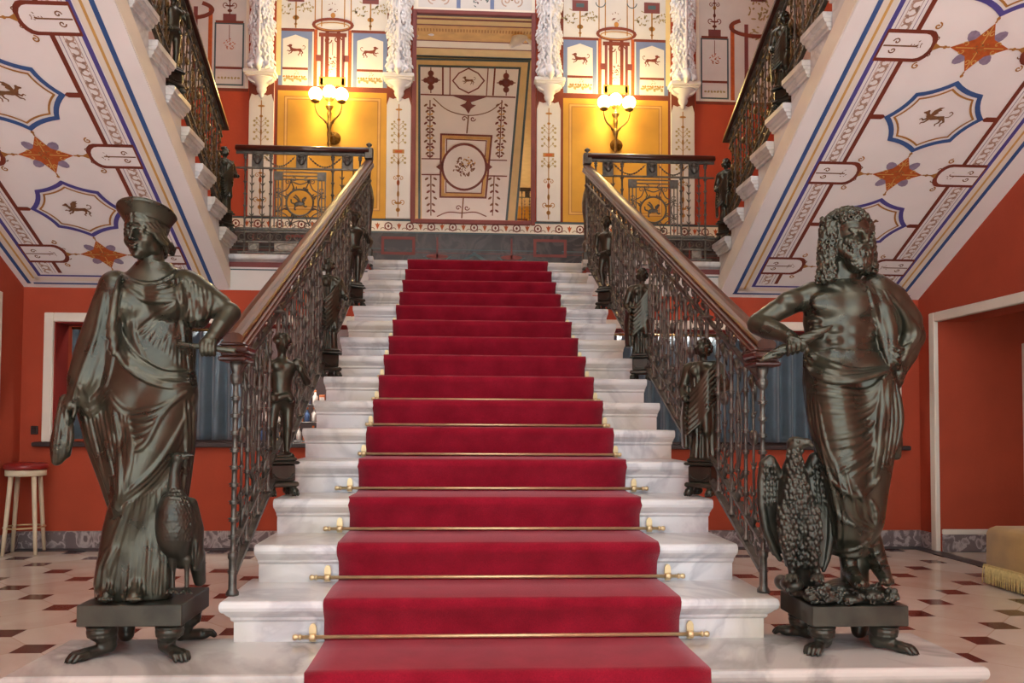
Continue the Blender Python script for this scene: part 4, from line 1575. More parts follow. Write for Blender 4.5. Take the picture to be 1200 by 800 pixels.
def stair_rail(name, label, X, y0, z0b, z0t, y1, slope, sy, gaps, group, posts=(), n_space=.185, scale=1.0, gilt=False):
    """balustrade running from (y0) to (y1) on plane X; rails rise by slope per metre in direction sy"""
    t = thing(name, label, 'balustrade', (X, y0, z0b), group)
    L_ = abs(y1 - y0)
    H = z0t - z0b
    zb = lambda s: z0b + slope * s
    Yp = lambda s: y0 + sy * s
    # wooden handrail
    mb = MB()
    hp = [(.052, -.05), (.06, -.044), (.06, -.034), (.05, -.03), (.05, -.024), (.055, -.02), (.055, -.008), (.046, -.003), (.04, -.001), (.04, .004), (.047, .01), (.048, .02), (.042, .033), (.026, .043), (0, .047)]
    pr = [(-u, v) for u, v in hp] + [(u, v) for u, v in hp[-2::-1]]
    pr = [(u * scale, v * scale) for u, v in pr]
    sa, sb = -.06, L_ + .03
    mb.rings([[(X + u, Yp(s), z0t + slope * s + v) for u, v in pr] for s in (sa, sb)], 0, False)
    mb.build('handrail', M_WOOD if not gilt else M_WOODD, t)
    # sloping iron rails
    for dz, th, wd in ((0.0, .009, .016), (.115, .007, .012), (H - .155, .007, .012), (H - .055, .009, .02)):
        mb = MB()
        a, b = 0.0, L_
        v = []
        for s in (a, b):
            v += [[(X - wd, Yp(s), zb(s) + dz - th), (X + wd, Yp(s), zb(s) + dz - th), (X + wd, Yp(s), zb(s) + dz + th), (X - wd, Yp(s), zb(s) + dz + th)]]
        mb.rings(v)
        mb.build('iron_rail', M_IRON, t)
    # uprights
    ns = int(L_ / n_space)
    S = [n_space * (i + 1) for i in range(ns) if n_space * (i + 1) < L_ - .05]
    S = [s for s in S if not any(abs(s - g) < .075 for g in gaps)]
    mb = MB()
    collared(mb, (X, Yp(S[0]), zb(S[0]) + .006), H - .06, .0095, 9)
    o = mb.build('baluster', M_IRON, t)
    copies(o, [(0, sy * (s - S[0]), slope * (s - S[0])) for s in S[1:]])
    # leafy scrollwork filling the bays
    S2 = [n_space * (i + .5) for i in range(ns) if .0 < n_space * (i + .5) < L_ - .06]
    S2 = [s for s in S2 if not any(abs(s - g) < .09 for g in gaps)]
    for variant in (0, 1):
        SS = S2[variant::2]
        if not SS:
            continue
        s0 = SS[0]
        w = n_space * .5
        fn = lambda u, v: (X, Yp(s0 + u), zb(s0 + u) + v)
        mb = MB()
        q = random.Random(20 + variant)
        mb.lathe([(.006, .11), (.006, H - .16)], (X, Yp(s0), zb(s0)), (0, 0, 1), 6)
        for k in range(5):
            v = .26 + (H - .5) * k / 4
            for d in (-1, 1):
                leaf(mb, (X, Yp(s0), zb(s0) + v), (q.uniform(-.5, .5), d, .9 + q.uniform(-.3, .5)), q.uniform(.024, .04), .007)
            mb.sphere((X, Yp(s0), zb(s0) + v), (.011, .011, .013), n=6, k=4)
        if variant == 0:
            mb.lathe([(0, -.012), (.03, -.01), (.036, 0), (.03, .01), (0, .012)], (X, Yp(s0), zb(s0) + H * .53), (1, 0, 0), 12)
            mb.lathe([(0, -.016), (.012, -.014), (.012, .014), (0, .016)], (X, Yp(s0), zb(s0) + H * .53), (1, 0, 0), 10)
        else:
            for d in (-1, 1):
                mb.tube([fn(d * .01 + d * .03 * math.sin(PI * i / 12), .3 * H + .35 * H * i / 12) for i in range(13)], .005, 5)
        for d in (-1, 1):
            cscroll(mb, (d * w * .5, .055), .036, PI / 2, 1.3, d, fn, .006)
            cscroll(mb, (d * w * .5, H - .105), .036, -PI / 2, 1.3, d, fn, .006)
            cscroll(mb, (d * w * .52, .185), .04, -PI / 2, 1.2, d, fn, .006)
            leaf(mb, fn(d * w * .3, .23), (0, sy * d * .6, 1), .055, .011)
            leaf(mb, fn(d * w * .25, H - .18), (0, sy * d * .5, -1), .06, .012)
        leaf(mb, fn(0, H - .17), (0, 0, -1), .12, .022)
        leaf(mb, fn(0, .12), (0, 0, 1), .1, .02)
        o = mb.build('scrollwork', M_IRON if not gilt else M_GILT, t)
        copies(o, [(0, sy * (s - s0), slope * (s - s0)) for s in SS[1:]])
    return t, zb, Yp


MR_X, MR_Y0, MR_SL = 1.078, 0.13, 0.4866
FIGS = [(2, .86), (6, 2.22), (10, 3.52)]
for g in (-1, 1):
    side = 'left' if g < 0 else 'right'
    X = g * MR_X
    y1 = 4.66
    gaps = [y - MR_Y0 for _, y in FIGS]
    who = 'beside the bronze woman' if g < 0 else 'beside the bearded bronze man'
    t, zb, Yp = stair_rail('balustrade', 'main stair balustrade with mahogany handrail ending %s' % who, X, MR_Y0, .585, 1.53, y1, MR_SL, 1, gaps, 'main stair balustrades', scale=.84)
    # foot post on the lowest step, with block under the handrail
    mb = MB()
    zf = Z0 + RI
    collared(mb, (X, MR_Y0 - .01, zf), .9, .0115, 12)
    mb.lathe([(.026, 0), (.026, .012), (.017, .025), (.016, .14), (.021, .15), (.021, .162), (.014, .175)], (X, MR_Y0 - .01, zf), (0, 0, 1), 12)
    mb.lathe([(.014, .84), (.022, .855), (.024, .87), (.015, .885), (.024, .91), (.026, .93)], (X, MR_Y0 - .01, zf), (0, 0, 1), 12)
    mb.build('newel_post', M_IRON, t)
    mb = MB()
    for z0, z1, w in ((1.425, 1.445, .056), (1.445, 1.46, .047), (1.46, 1.485, .062), (1.485, 1.50, .05)):
        mb.rbox(X - w, X + w, MR_Y0 - .07 - (w - .05), MR_Y0 + .05, z0, z1, .006)
    mb.build('newel_cap', M_WOODD, t)
    # head post with small vase on the landing edge
    mb = MB()
    mb.rbox(X - .045, X + .045, 4.63, 4.72, ZL - .08, ZL + .09, .008)
    mb.lathe([(.04, .09), (.03, .1), (.045, .14), (.05, .17), (.035, .2), (.022, .22), (.03, .25), (.035, .4), (.05, .5), (.055, .58), (.04, .68), (.02, .74), (.03, .76), (.02, .78), (.025, .93), (.02, .98)], (X, 4.675, ZL), (0, 0, 1), 12)
    mb.rbox(X - .04, X + .04, 4.635, 4.715, ZL + .97, ZL + 1.08, .006)
    mb.lathe([(.012, 1.08), (.01, 1.095), (.028, 1.11), (.03, 1.12), (.012, 1.135), (0, 1.14)], (X, 4.675, ZL), (0, 0, 1), 12)
    mb.build('head_post', M_IRON, t)
    # shafts rising over each figurine to the handrail
    mb = MB()
    for k, (i, y) in enumerate(FIGS):
        mb = MB()
        z0 = Z0 + RI * (i + 1) + .79
        z1 = 1.53 + MR_SL * (y - MR_Y0) - .04
        h = z1 - z0
        mb.lathe([(.02, 0), (.012, .01), (.011, h * .45), (.034, h * .5), (.036, h * .53), (.014, h * .57), (.012, h * .7), (.03, h * .75), (.034, h * .83), (.02, h * .88), (.03, h * .94), (.02, h)], (X, y, z0), (0, 0, 1), 10)
        mb.build('cup_shaft', M_IRON, t)


# ------------------------------------------------------------------ landing balustrades
def landing_rail(name, label, g, xa, xb, Y, z0, loc_m=M_IRON, group=None):
    t = thing(name, label, 'balustrade', (g * xa, Y, z0), group)
    x = lambda u: g * (xa + (xb - xa) * u)
    D = xb - xa
    mb = MB()
    pr = [(-.05, 1.03), (-.055, 1.045), (-.045, 1.07), (-.02, 1.085), (.02, 1.085), (.045, 1.07), (.055, 1.045), (.05, 1.03)]
    mb.rings([[(x(u), Y + a, z0 + b) for a, b in pr] for u in (0, 1)], 0, True)
    mb.build('handrail', M_WOODD, t)
    for dz, th in ((1.015, .012), (.865, .007), (.27, .009), (.24, .006)):
        mb = MB()
        a, b = sorted((x(0), x(1)))
        mb.box(a, b, Y - .012, Y + .012, z0 + dz - th, z0 + dz + th)
        mb.build('iron_rail', loc_m, t)
    for u in (.07, .275, .74, .93):
        mb = MB()
        collared(mb, (x(u), Y, z0), 1.01, .010, 8)
        mb.build('baluster', loc_m, t)
    # mask plaques
    for u in (.165, .51, .84):
        mb = MB()
        c = (x(u), Y - .01, z0 + .945)
        mb.rbox(c[0] - .055, c[0] + .055, Y - .004, Y + .008, z0 + .87, z0 + 1.005, .004)
        mb.sphere((c[0], Y - .02, c[2]), (.034, .022, .046), n=10, k=8)
        mb.sphere((c[0], Y - .042, c[2] - .004), (.008, .01, .014), n=6, k=4)
        for h in (-1, 1):
            mb.sphere((c[0] + h * .033, Y - .018, c[2] + .018), (.014, .014, .03), n=6, k=4)
            mb.sphere((c[0] + h * .014, Y - .04, c[2] + .012), (.008, .006, .006), n=6, k=4)
        mb.sphere((c[0], Y - .02, c[2] + .045), (.038, .018, .016), n=8, k=4)
        mb.build('mask', loc_m, t)
    # garlands
    for a, b in ((.21, .46), (.56, .79)):
        mb = MB()
        P = [(x(a + (b - a) * i / 14), Y, z0 + .985 - .10 * math.sin(PI * i / 14)) for i in range(15)]
        mb.tube(P, .004, 5)
        for p_ in P[1:-1]:
            mb.sphere(p_, .010, n=6, k=4)
        mb.build('garland', loc_m, t)
    # square panel with wheel and winged beast
    mb = MB()
    u0, u1 = .33, .71
    xa_, xb_ = sorted((x(u0), x(u1)))
    v0, v1 = z0 + .29, z0 + .83
    xm = (xa_ + xb_) / 2
    cz = v0 + (v1 - v0) * .45
    for k in range(3):
        e = .035 * k
        for a, b in (((xa_ + e, v1 - .0), (xa_ + e, v0)), ((xb_ - e, v1), (xb_ - e, v0)), ((xa_, v1 - e), (xb_, v1 - e))):
            lo_x, hi_x = min(a[0], b[0]) - .005, max(a[0], b[0]) + .005
            lo_z, hi_z = min(a[1], b[1]) - .005, max(a[1], b[1]) + .005
            mb.box(lo_x, hi_x, Y - .006, Y + .006, lo_z, hi_z)
    for cx in (xa_ + .035, xb_ - .035):
        mb.box(cx - .042, cx + .042, Y - .01, Y + .01, v1 - .08, v1 + .004)
    fn = lambda u, v: (xm + u, Y, cz + v)
    R = .13
    mb.tube([fn(R * math.cos(a), R * math.sin(a)) for a in [2 * PI * i / 28 for i in range(29)]], .009, 6)
    R2 = .225
    for k in range(8):
        a0, a1 = PI / 4 * k + PI / 8, PI / 4 * (k + 1) + PI / 8
        P = []
        for i in range(9):
            f = i / 8
            a = a0 + (a1 - a0) * f
            r_ = R2 - .045 * math.sin(PI * f)
            P.append(fn(r_ * math.cos(a), r_ * math.sin(a)))
        mb.tube(P, .006, 5)
        a = a0
        mb.tube([fn(R * math.cos(a), R * math.sin(a)), fn(.25 * math.cos(a), .25 * math.sin(a))], .006, 5)
        leaf(mb, fn(.2 * math.cos(a), .2 * math.sin(a)), (math.cos(a), 0, math.sin(a)), .06, .018)
        for h in (-1, 1):
            cscroll(mb, (.235 * math.cos(a + h * .13), .235 * math.sin(a + h * .13)), .024, a, 1.1, h, fn, .005)
            leaf(mb, fn(R * math.cos(a + h * .14), R * math.sin(a + h * .14)), (math.cos(a), 0, math.sin(a)), .035, .014)
    # winged beast inside the wheel
    for c, r_ in (((0, -.01), (.05, .01, .022)), ((.035, .025), (.018, .01, .02)), ((.05, .045), (.016, .01, .012)), ((-.035, -.02), (.022, .01, .02))):
        q = fn(*c)
        mb.sphere(q, (r_[0], .012, r_[2]), n=8, k=6)
    for P in ([(0, .01), (-.02, .05), (-.045, .075)], [(-.01, .01), (-.035, .04), (-.06, .055)], [(-.04, -.03), (-.05, -.06), (-.04, -.075)], [(.03, -.01), (.05, -.04), (.07, -.035)], [(-.055, -.01), (-.08, .0), (-.085, .03)]):
        mb.tube([fn(*p_) for p_ in smooth_path(P, 4)], .008, 5)
    mb.build('wheel_panel', loc_m, t)
    # side strips with leaves
    for u in (.12, .205, .80, .88):
        mb = MB()
        mb.lathe([(.006, .27), (.006, .86)], (x(u), Y, z0), (0, 0, 1), 6)
        for k in range(7):
            v = .32 + k * .075
            for d in (-1, 1):
                leaf(mb, (x(u), Y, z0 + v), (d, 0, .8), .04, .012)
            mb.sphere((x(u), Y, z0 + v), .01, n=6, k=4)
        mb.build('leafy_upright', loc_m, t)
    # lower frieze: row of circles and two plaques
    mb = MB()
    fn = lambda u, v: (x(u), Y, z0 + v)
    for k in range(14):
        u = .05 + .9 * k / 13
        c0 = fn(u, .19)
        mb.tube([(c0[0] + .03 * math.cos(a), Y, c0[2] + .03 * math.sin(a)) for a in [2 * PI * i / 12 for i in range(13)]], .005, 5)
        mb.sphere(c0, .01, n=6, k=4)
    a, b = sorted((x(.02), x(.98)))
    mb.box(a, b, Y - .008, Y + .008, z0 + .135, z0 + .15)
    mb.box(a, b, Y - .008, Y + .008, z0 + .03, z0 + .045)
    mb.build('ring_frieze', loc_m, t)
    for u, w in ((.16, .05), (.4, .11), (.62, .11), (.86, .05)):
        mb = MB()
        mb.rbox(x(u) - w, x(u) + w, Y - .006, Y + .006, z0 + .05, z0 + .13, .003)
        mb.tube([(x(u) + w * .8 * math.cos(a), Y - .007, z0 + .09 + .03 * math.sin(a)) for a in [2 * PI * i / 16 for i in range(17)]], .004, 4)
        mb.build('plaque', M_IRONL, t)
    return t


LRY = 4.68
for g in (-1, 1):
    landing_rail('landing_balustrade', 'short landing balustrade with wheel panel, below the %s wall lamp' % ('left' if g < 0 else 'right'), g, 1.075, 2.36, LRY, ZL, M_IRON, 'landing balustrades')
landing_rail('gallery_balustrade', 'upper gallery balustrade glimpsed only inside the looking glass', 1, 1.12, 2.4, -1.3, 5.45)

# ------------------------------------------------------------------ upper flight balustrades
UF = [(4.46, 0), (3.06, 0)]
for g in (-1, 1):
    who = 'above the bronze woman' if g < 0 else 'above the bearded bronze man'
    gaps = [4.33 - 3.03]
    t, zb, Yp = stair_rail('upper_balustrade', 'iron balustrade climbing the upper flight %s' % who, g * 2.40, 4.33, 3.15, 4.0, 0.2, .522, -1, gaps, 'upper stair balustrades', n_space=.15, scale=.85, gilt=True)
# ------------------------------------------------------------------ wall lamps
M_GLOBE = mat('lit_globe', (255, 244, 214), .4, var=0, emit=(255, 214, 120), estr=10)
M_LBRASS = mat('aged_brass', (150, 122, 72), .35, .9, var=.2, scale=30)


def make_lamp():
    t = thing('wall_lamp', '', 'wall lamp', (0, YR, 4.7), 'three-globe wall lamps')
    mb = MB()
    mb.lathe([(.075, .004), (.08, .012), (.065, .02), (.07, .028), (.04, .036), (.045, .05), (.02, .06), (.015, .12)], (.04, YR, 4.70), (0, -1, 0), 20)
    mb.build('backplate', M_LBRASS, t)
    ys = YR - .16
    mb = MB()
    mb.lathe([(0, 4.50), (.012, 4.51), (.02, 4.53), (.01, 4.55), (.024, 4.58), (.014, 4.61), (.018, 4.66), (.028, 4.70), (.018, 4.74), (.03, 4.79), (.035, 4.81), (.018, 4.84), (.022, 4.90), (.03, 4.95), (.018, 4.98), (.045, 5.02), (.05, 5.04), (.03, 5.06), (.02, 5.09), (.05, 5.12), (.055, 5.135)], (0, ys, 0), (0, 0, 1), 14)
    mb.tube(smooth_path([(.04, YR - .08, 4.70), (.02, YR - .13, 4.72), (0, ys, 4.74)], 5), .013, 8)
    for h in (-1, 1):
        leaf(mb, (h * .02, ys, 4.82), (h, -.2, .5), .06, .015)
    mb.build('stem', M_LBRASS, t)
    for h in (-1, 1):
        mb = MB()
        mb.tube(smooth_path([(0, ys, 4.81), (h * .06, ys - .03, 4.86), (h * .13, ys - .06, 4.92), (h * .155, ys - .07, 5.0), (h * .155, ys - .07, 5.055)], 6), .011, 8)
        mb.lathe([(.012, 5.04), (.05, 5.06), (.056, 5.075), (.04, 5.085)], (h * .155, ys - .07, 0), (0, 0, 1), 14)
        a = mb.build('arm', M_LBRASS, t)
        mb = MB()
        mb.sphere((h * .155, ys - .07, 5.155), .082, n=24, k=16)
        mb.build('globe', M_GLOBE, a)
    mb = MB()
    mb.sphere((0, ys, 5.215), .082, n=24, k=16)
    mb.build('globe', M_GLOBE, t)
    return t


lp = make_lamp()
lp.location.x = -1.775
lp['label'] = 'brass wall lamp with three lit globes, on the yellow panel left of the mirror'
dup(lp, (1.73, YR, 4.7), 'brass wall lamp with three lit globes, on the yellow panel right of the mirror')
for x in (-1.775, 1.73):
    l = bpy.data.lights.new('globe_light', 'POINT')
    l.energy = 26
    l.color = (1, .72, .26)
    l.shadow_soft_size = .08
    o = bpy.data.objects.new('globe_light', l)
    C.objects.link(o)
    o.location = (x, YR - .36, 5.2)

# ------------------------------------------------------------------ curtains behind the counters
M_CURT = mat('blue_velvet_curtain', (92, 110, 122), .6, var=.1, scale=5, sheen=.4)
def curtain(x0, x1, y, z0, z1, label, seed):
    q = random.Random(seed)
    n = int((x1 - x0) / .012)
    ph = [q.uniform(0, 6.28) for _ in range(4)]
    V, Fq = [], []
    m = 14
    for j in range(m + 1):
        f = j / m
        z = z1 + (z0 - z1) * f
        for i in range(n + 1):
            u = x0 + (x1 - x0) * i / n
            a = .042 + .02 * f
            d = a * math.sin(u * 2 * PI / .15 + ph[0] + .5 * math.sin(u * 7 + ph[1])) + .012 * math.sin(u * 2 * PI / .41 + ph[2] + f)
            V.append((u + .012 * math.sin(u * 30 + ph[3]) * f, y + d, z))
    for j in range(m):
        for i in range(n):
            a = j * (n + 1) + i
            Fq.append((a, a + 1, a + n + 2, a + n + 1))
    t = thing('curtain', label, 'curtain', ((x0 + x1) / 2, y, z0), 'blue curtains hung behind the counter windows')
    c = link('drape', V, Fq, M_CURT, None, t, None, True)
    md = c.modifiers.new('thick', 'SOLIDIFY')
    md.thickness = .006
    mb = MB()
    mb.tube([(x0 - .02, y, z1 + .015), (x1 + .02, y, z1 + .015)], .012, 8)
    mb.build('curtain_rod', M_LBRASS, t)
curtain(-3.98, -3.2, YB + .33, 1.02, 2.1, 'blue curtain left of the bronze woman, in the left counter window', 1)
curtain(-3.15, -2.36, YB + .36, 1.02, 2.1, 'blue curtain right of the bronze woman, nearest the left balustrade foot', 2)
curtain(1.16, 2.6, YB + .33, 1.02, 2.1, 'blue curtain seen through the right stair balustrade', 3)
curtain(2.65, 4.1, YB + .36, 1.02, 2.1, 'blue curtain behind the bearded bronze man', 4)

# ------------------------------------------------------------------ souvenirs on the counter
M_RACK = mat('rack_metal', (70, 66, 64), .5, .3)
t = thing('display_rack', 'counter rack of souvenirs in the left window, seen through the balustrade', 'rack', (-1.77, 5.15, 1.0))
mb = MB()
mb.rbox(-2.33, -1.2, 5.0, 5.3, 0.86, 1.0, .01)
mb.build('counter', M_WOODS, t)
for k, z in enumerate((1.0, 1.19, 1.37)):
    mb = MB()
    mb.rbox(-2.3, -1.24, 5.06 + .05 * k, 5.2 + .05 * k, z, z + .014, .003)
    mb.build('shelf', M_RACK, t)
for x in (-2.3, -1.25):
    mb = MB()
    mb.rbox(x - .01, x + .01, 5.05, 5.31, 1.0, 1.4, .003)
    mb.build('side_panel', M_RACK, t)
SC = {'white': (226, 222, 214), 'orange': (214, 118, 52), 'blue': (74, 104, 150), 'cream': (220, 190, 130)}
SMt = {k: mat('souvenir_' + k, v, .5, var=.1, scale=40) for k, v in SC.items()}
first = {}
def make_souvenir(kind):
    t = thing('souvenir_bottle' if kind in ('white', 'blue') else 'souvenir_box', {'white': 'white-labelled bottle on the counter rack in the left window', 'blue': 'blue bottle on the counter rack in the left window', 'orange': 'orange souvenir box on the counter rack in the left window', 'cream': 'cream souvenir box on the counter rack in the left window'}[kind], 'souvenir', (0, 0, 0), kind + ' souvenirs on the counter rack')
    mb = MB()
    if kind in ('white', 'blue'):
        mb.lathe([(.0, 0), (.024, .002), (.026, .01), (.026, .085), (.012, .105), (.01, .13)], (0, 0, 0), (0, 0, 1), 10)
        bb = mb.build('bottle_body', SMt[kind], t)
        mb = MB()
        mb.lathe([(.011, .128), (.012, .132), (.012, .148), (.0, .15)], (0, 0, 0), (0, 0, 1), 10)
        mb.build('cap', SMt['orange'], bb)
    else:
        mb.rbox(-.03, .03, -.02, .02, 0, .1, .003)
        bb = mb.build('carton', SMt[kind], t)
        mb = MB()
        mb.box(-.024, .024, -.0215, -.0195, .03, .075)
        mb.build('paper_label', SMt['white' if kind == 'orange' else 'blue'], bb)
    return t
for k, z in enumerate((1.0, 1.19, 1.37)):
    q = random.Random(70 + k)
    for i in range(14):
        kind = q.choice(['white', 'orange', 'blue', 'cream', 'white'])
        loc = (-2.24 + i * .072, 5.13 + .05 * k, z + .0145)
        if kind not in first:
            first[kind] = make_souvenir(kind)
            first[kind].location = loc
        else:
            dup(first[kind], loc)

# ------------------------------------------------------------------ bar stool
M_RSEAT = mat('red_leather', (140, 30, 26), .4, var=.06, coat=.2)
M_CRW = mat('cream_lacquer', (222, 206, 176), .4, var=.04)
t = thing('bar_stool', 'cream wooden bar stool with a round red leather seat, in the left corner', 'stool', (-4.09, 4.34, 0))
cx, cy = -4.09, 4.34
mb = MB()
mb.lathe([(0, .755), (.165, .755), (.178, .765), (.182, .785), (.174, .805), (.14, .818), (0, .824)], (cx, cy, 0), (0, 0, 1), 32)
mb.build('seat', M_RSEAT, t)
mb = MB()
mb.lathe([(0, .70), (.16, .70), (.166, .705), (.166, .748), (.16, .754), (0, .754)], (cx, cy, 0), (0, 0, 1), 32)
mb.build('apron', M_CRW, t)
for k in range(4):
    a = PI / 4 + k * PI / 2 + .2
    mb = MB()
    p0, p1 = np.array([cx + .13 * math.cos(a), cy + .13 * math.sin(a), .705]), np.array([cx + .185 * math.cos(a), cy + .185 * math.sin(a), 0])
    mb.tube([p0 + (p1 - p0) * f for f in (0, .3, .7, 1)], [.021, .02, .018, .015], 10)
    mb.build('leg', M_CRW, t)
mb = MB()
mb.tube([(cx + .165 * math.cos(a), cy + .165 * math.sin(a), .24) for a in [2 * PI * i / 32 for i in range(33)]], .008, 8)
mb.build('foot_ring', M_BRASS, t)

# ------------------------------------------------------------------ fringed ottoman
M_MUST = mat('mustard_velvet', (190, 152, 74), .85, var=.08, scale=8, sheen=.3)
M_FRNG = mat('fringe_thread', (214, 190, 128), .8, var=.1, scale=60)
x0, x1, y0_, y1_ = 3.80, 4.36, 1.45, 2.74
t = thing('ottoman', 'mustard ottoman with a long thread fringe beside the right doorway', 'ottoman', ((x0 + x1) / 2, (y0_ + y1_) / 2, 0))
mb = MB()
rings = []
for o_, z in ((.012, .05), (.0, .06), (-.002, .2), (0, .36), (.0, .39), (.012, .425), (.04, .445), (.1, .452)):
    X0, X1, Y0, Y1 = x0 + o_, x1 - o_, y0_ + o_, y1_ - o_
    c_ = .02
    rings.append([(X0 + c_, Y0, z), (X1 - c_, Y0, z), (X1, Y0 + c_, z), (X1, Y1 - c_, z), (X1 - c_, Y1, z), (X0 + c_, Y1, z), (X0, Y1 - c_, z), (X0, Y0 + c_, z)])
mb.rings(rings, 0, True)
mb.build('cushion', M_MUST, t)
mb = MB()
for a, b, c, d in ((x0 - .008, x1 + .008, y0_ - .008, y1_ + .008),):
    mb.rings([[(a, c, z), (b, c, z), (b, d, z), (a, d, z)] for z in (.135, .155)])
mb.build('braid', M_FRNG, t)
mb = MB()
q = random.Random(4)
per = [((x0, y0_), (x0, y1_)), ((x0, y0_), (x1, y0_)), ((x0, y1_), (x1, y1_)), ((x1, y0_), (x1, y1_))]
for (ax, ay), (bx, by) in per:
    L_ = math.hypot(bx - ax, by - ay)
    n = int(L_ / .011)
    for i in range(n + 1):
        f = i / n
        x, y = ax + (bx - ax) * f, ay + (by - ay) * f
        ox = -.012 if x == x0 else (.012 if x == x1 else 0)
        oy = -.012 if y == y0_ else (.012 if y == y1_ else 0)
        dx, dy = q.uniform(-.004, .004), q.uniform(-.004, .004)
        mb.tube([(x + ox * .7, y + oy * .7, .14), (x + ox + dx, y + oy + dy, .07), (x + ox + dx * 1.5, y + oy + dy * 1.5, .012 + q.uniform(0, .006))], .0045, 4)
o = mb.build('fringe', M_FRNG, t)
o['kind'] = 'stuff'
for (x, y) in ((x0 + .06, y0_ + .06), (x1 - .06, y0_ + .06), (x0 + .06, y1_ - .06), (x1 - .06, y1_ - .06)):
    mb = MB()
    mb.lathe([(.02, 0), (.026, .05)], (x, y, 0), (0, 0, 1), 10)
    mb.build('foot', M_WOODD, t)

# ------------------------------------------------------------------ light switch
t = thing('light_switch', 'small dark light switch on the red wall left of the counter window', 'switch', (-4.165, YB - .012, 1.11))
mb = MB()
mb.rbox(-4.198, -4.132, YB - .014, YB - .001, 1.07, 1.15, .004)
sp_ = mb.build('switch_plate', M_WOODS, t)
mb = MB()
mb.rbox(-4.185, -4.145, YB - .02, YB - .0145, 1.085, 1.135, .002)
mb.build('rocker', M_DARK, sp_)

for x in (-1.9, 1.9):  # unseen fill lights, added to brighten the rooms behind the counters
    l = bpy.data.lights.new('shop_fill', 'AREA')
    l.size = .5
    l.energy = 45
    l.color = (1, .93, .82)
    o = bpy.data.objects.new('shop_fill', l)
    C.objects.link(o)
    o.location = (x, 5.05, 2.66)
M_BRZ = bpy.data.materials.new('bronze')
def _bronze(m, dark, light, rough=.34, metal=.82):
    nt, N, L, B = nodes_of(m)
    tc = N.new('ShaderNodeTexCoord')
    nz = N.new('ShaderNodeTexNoise')
    nz.inputs['Scale'].default_value = 9
    nz.inputs['Detail'].default_value = 7
    L.new(tc.outputs['Object'], nz.inputs['Vector'])
    r = N.new('ShaderNodeValToRGB')
    e = r.color_ramp.elements
    e[0].position, e[1].position = .32, .7
    e[0].color = (*lin(dark), 1)
    e[1].color = (*lin(light), 1)
    L.new(nz.outputs['Fac'], r.inputs['Fac'])
    L.new(r.outputs['Color'], B.inputs['Base Color'])
    B.inputs['Metallic'].default_value = metal
    B.inputs['Specular IOR Level'].default_value = .75
    rr = N.new('ShaderNodeMapRange')
    rr.inputs[3].default_value = rough - .06
    rr.inputs[4].default_value = rough + .12
    L.new(nz.outputs['Fac'], rr.inputs[0])
    L.new(rr.outputs[0], B.inputs['Roughness'])
_bronze(M_BRZ, (48, 48, 39), (72, 72, 59), .26, .6)
M_BRZD = bpy.data.materials.new('dark_bronze')
_bronze(M_BRZD, (42, 43, 37), (70, 70, 60), .32, .6)


def fig_pedestal(t, z0=0.0):
    mb = MB()
    for a, b, w in ((.045, .07, .075), (.07, .155, .06), (.155, .17, .078), (.17, .19, .066)):
        mb.rbox(-w, w, -w, w, z0 + a, z0 + b, .006)
    mb.tube([(.05 * math.cos(a), -.062, z0 + .112 + .03 * math.sin(a)) for a in [PI + PI * i / 10 for i in range(11)]], .005, 5)
    pd = mb.build('pedestal', M_BRZD, t)
    for sx in (-1, 1):
        for sy in (-1, 1):
            mb = MB()
            mb.sphere((sx * .055, sy * .055, z0 + .022), (.024, .028, .022), n=10, k=6)
            mb.sphere((sx * .052, sy * .05, z0 + .04), (.018, .018, .016), n=8, k=6)
            for k in (-1, 0, 1):
                mb.sphere((sx * .055 + k * .012, sy * .055 - .024, z0 + .012), (.008, .01, .012), n=6, k=4)
            mb.build('paw', M_BRZD, pd)


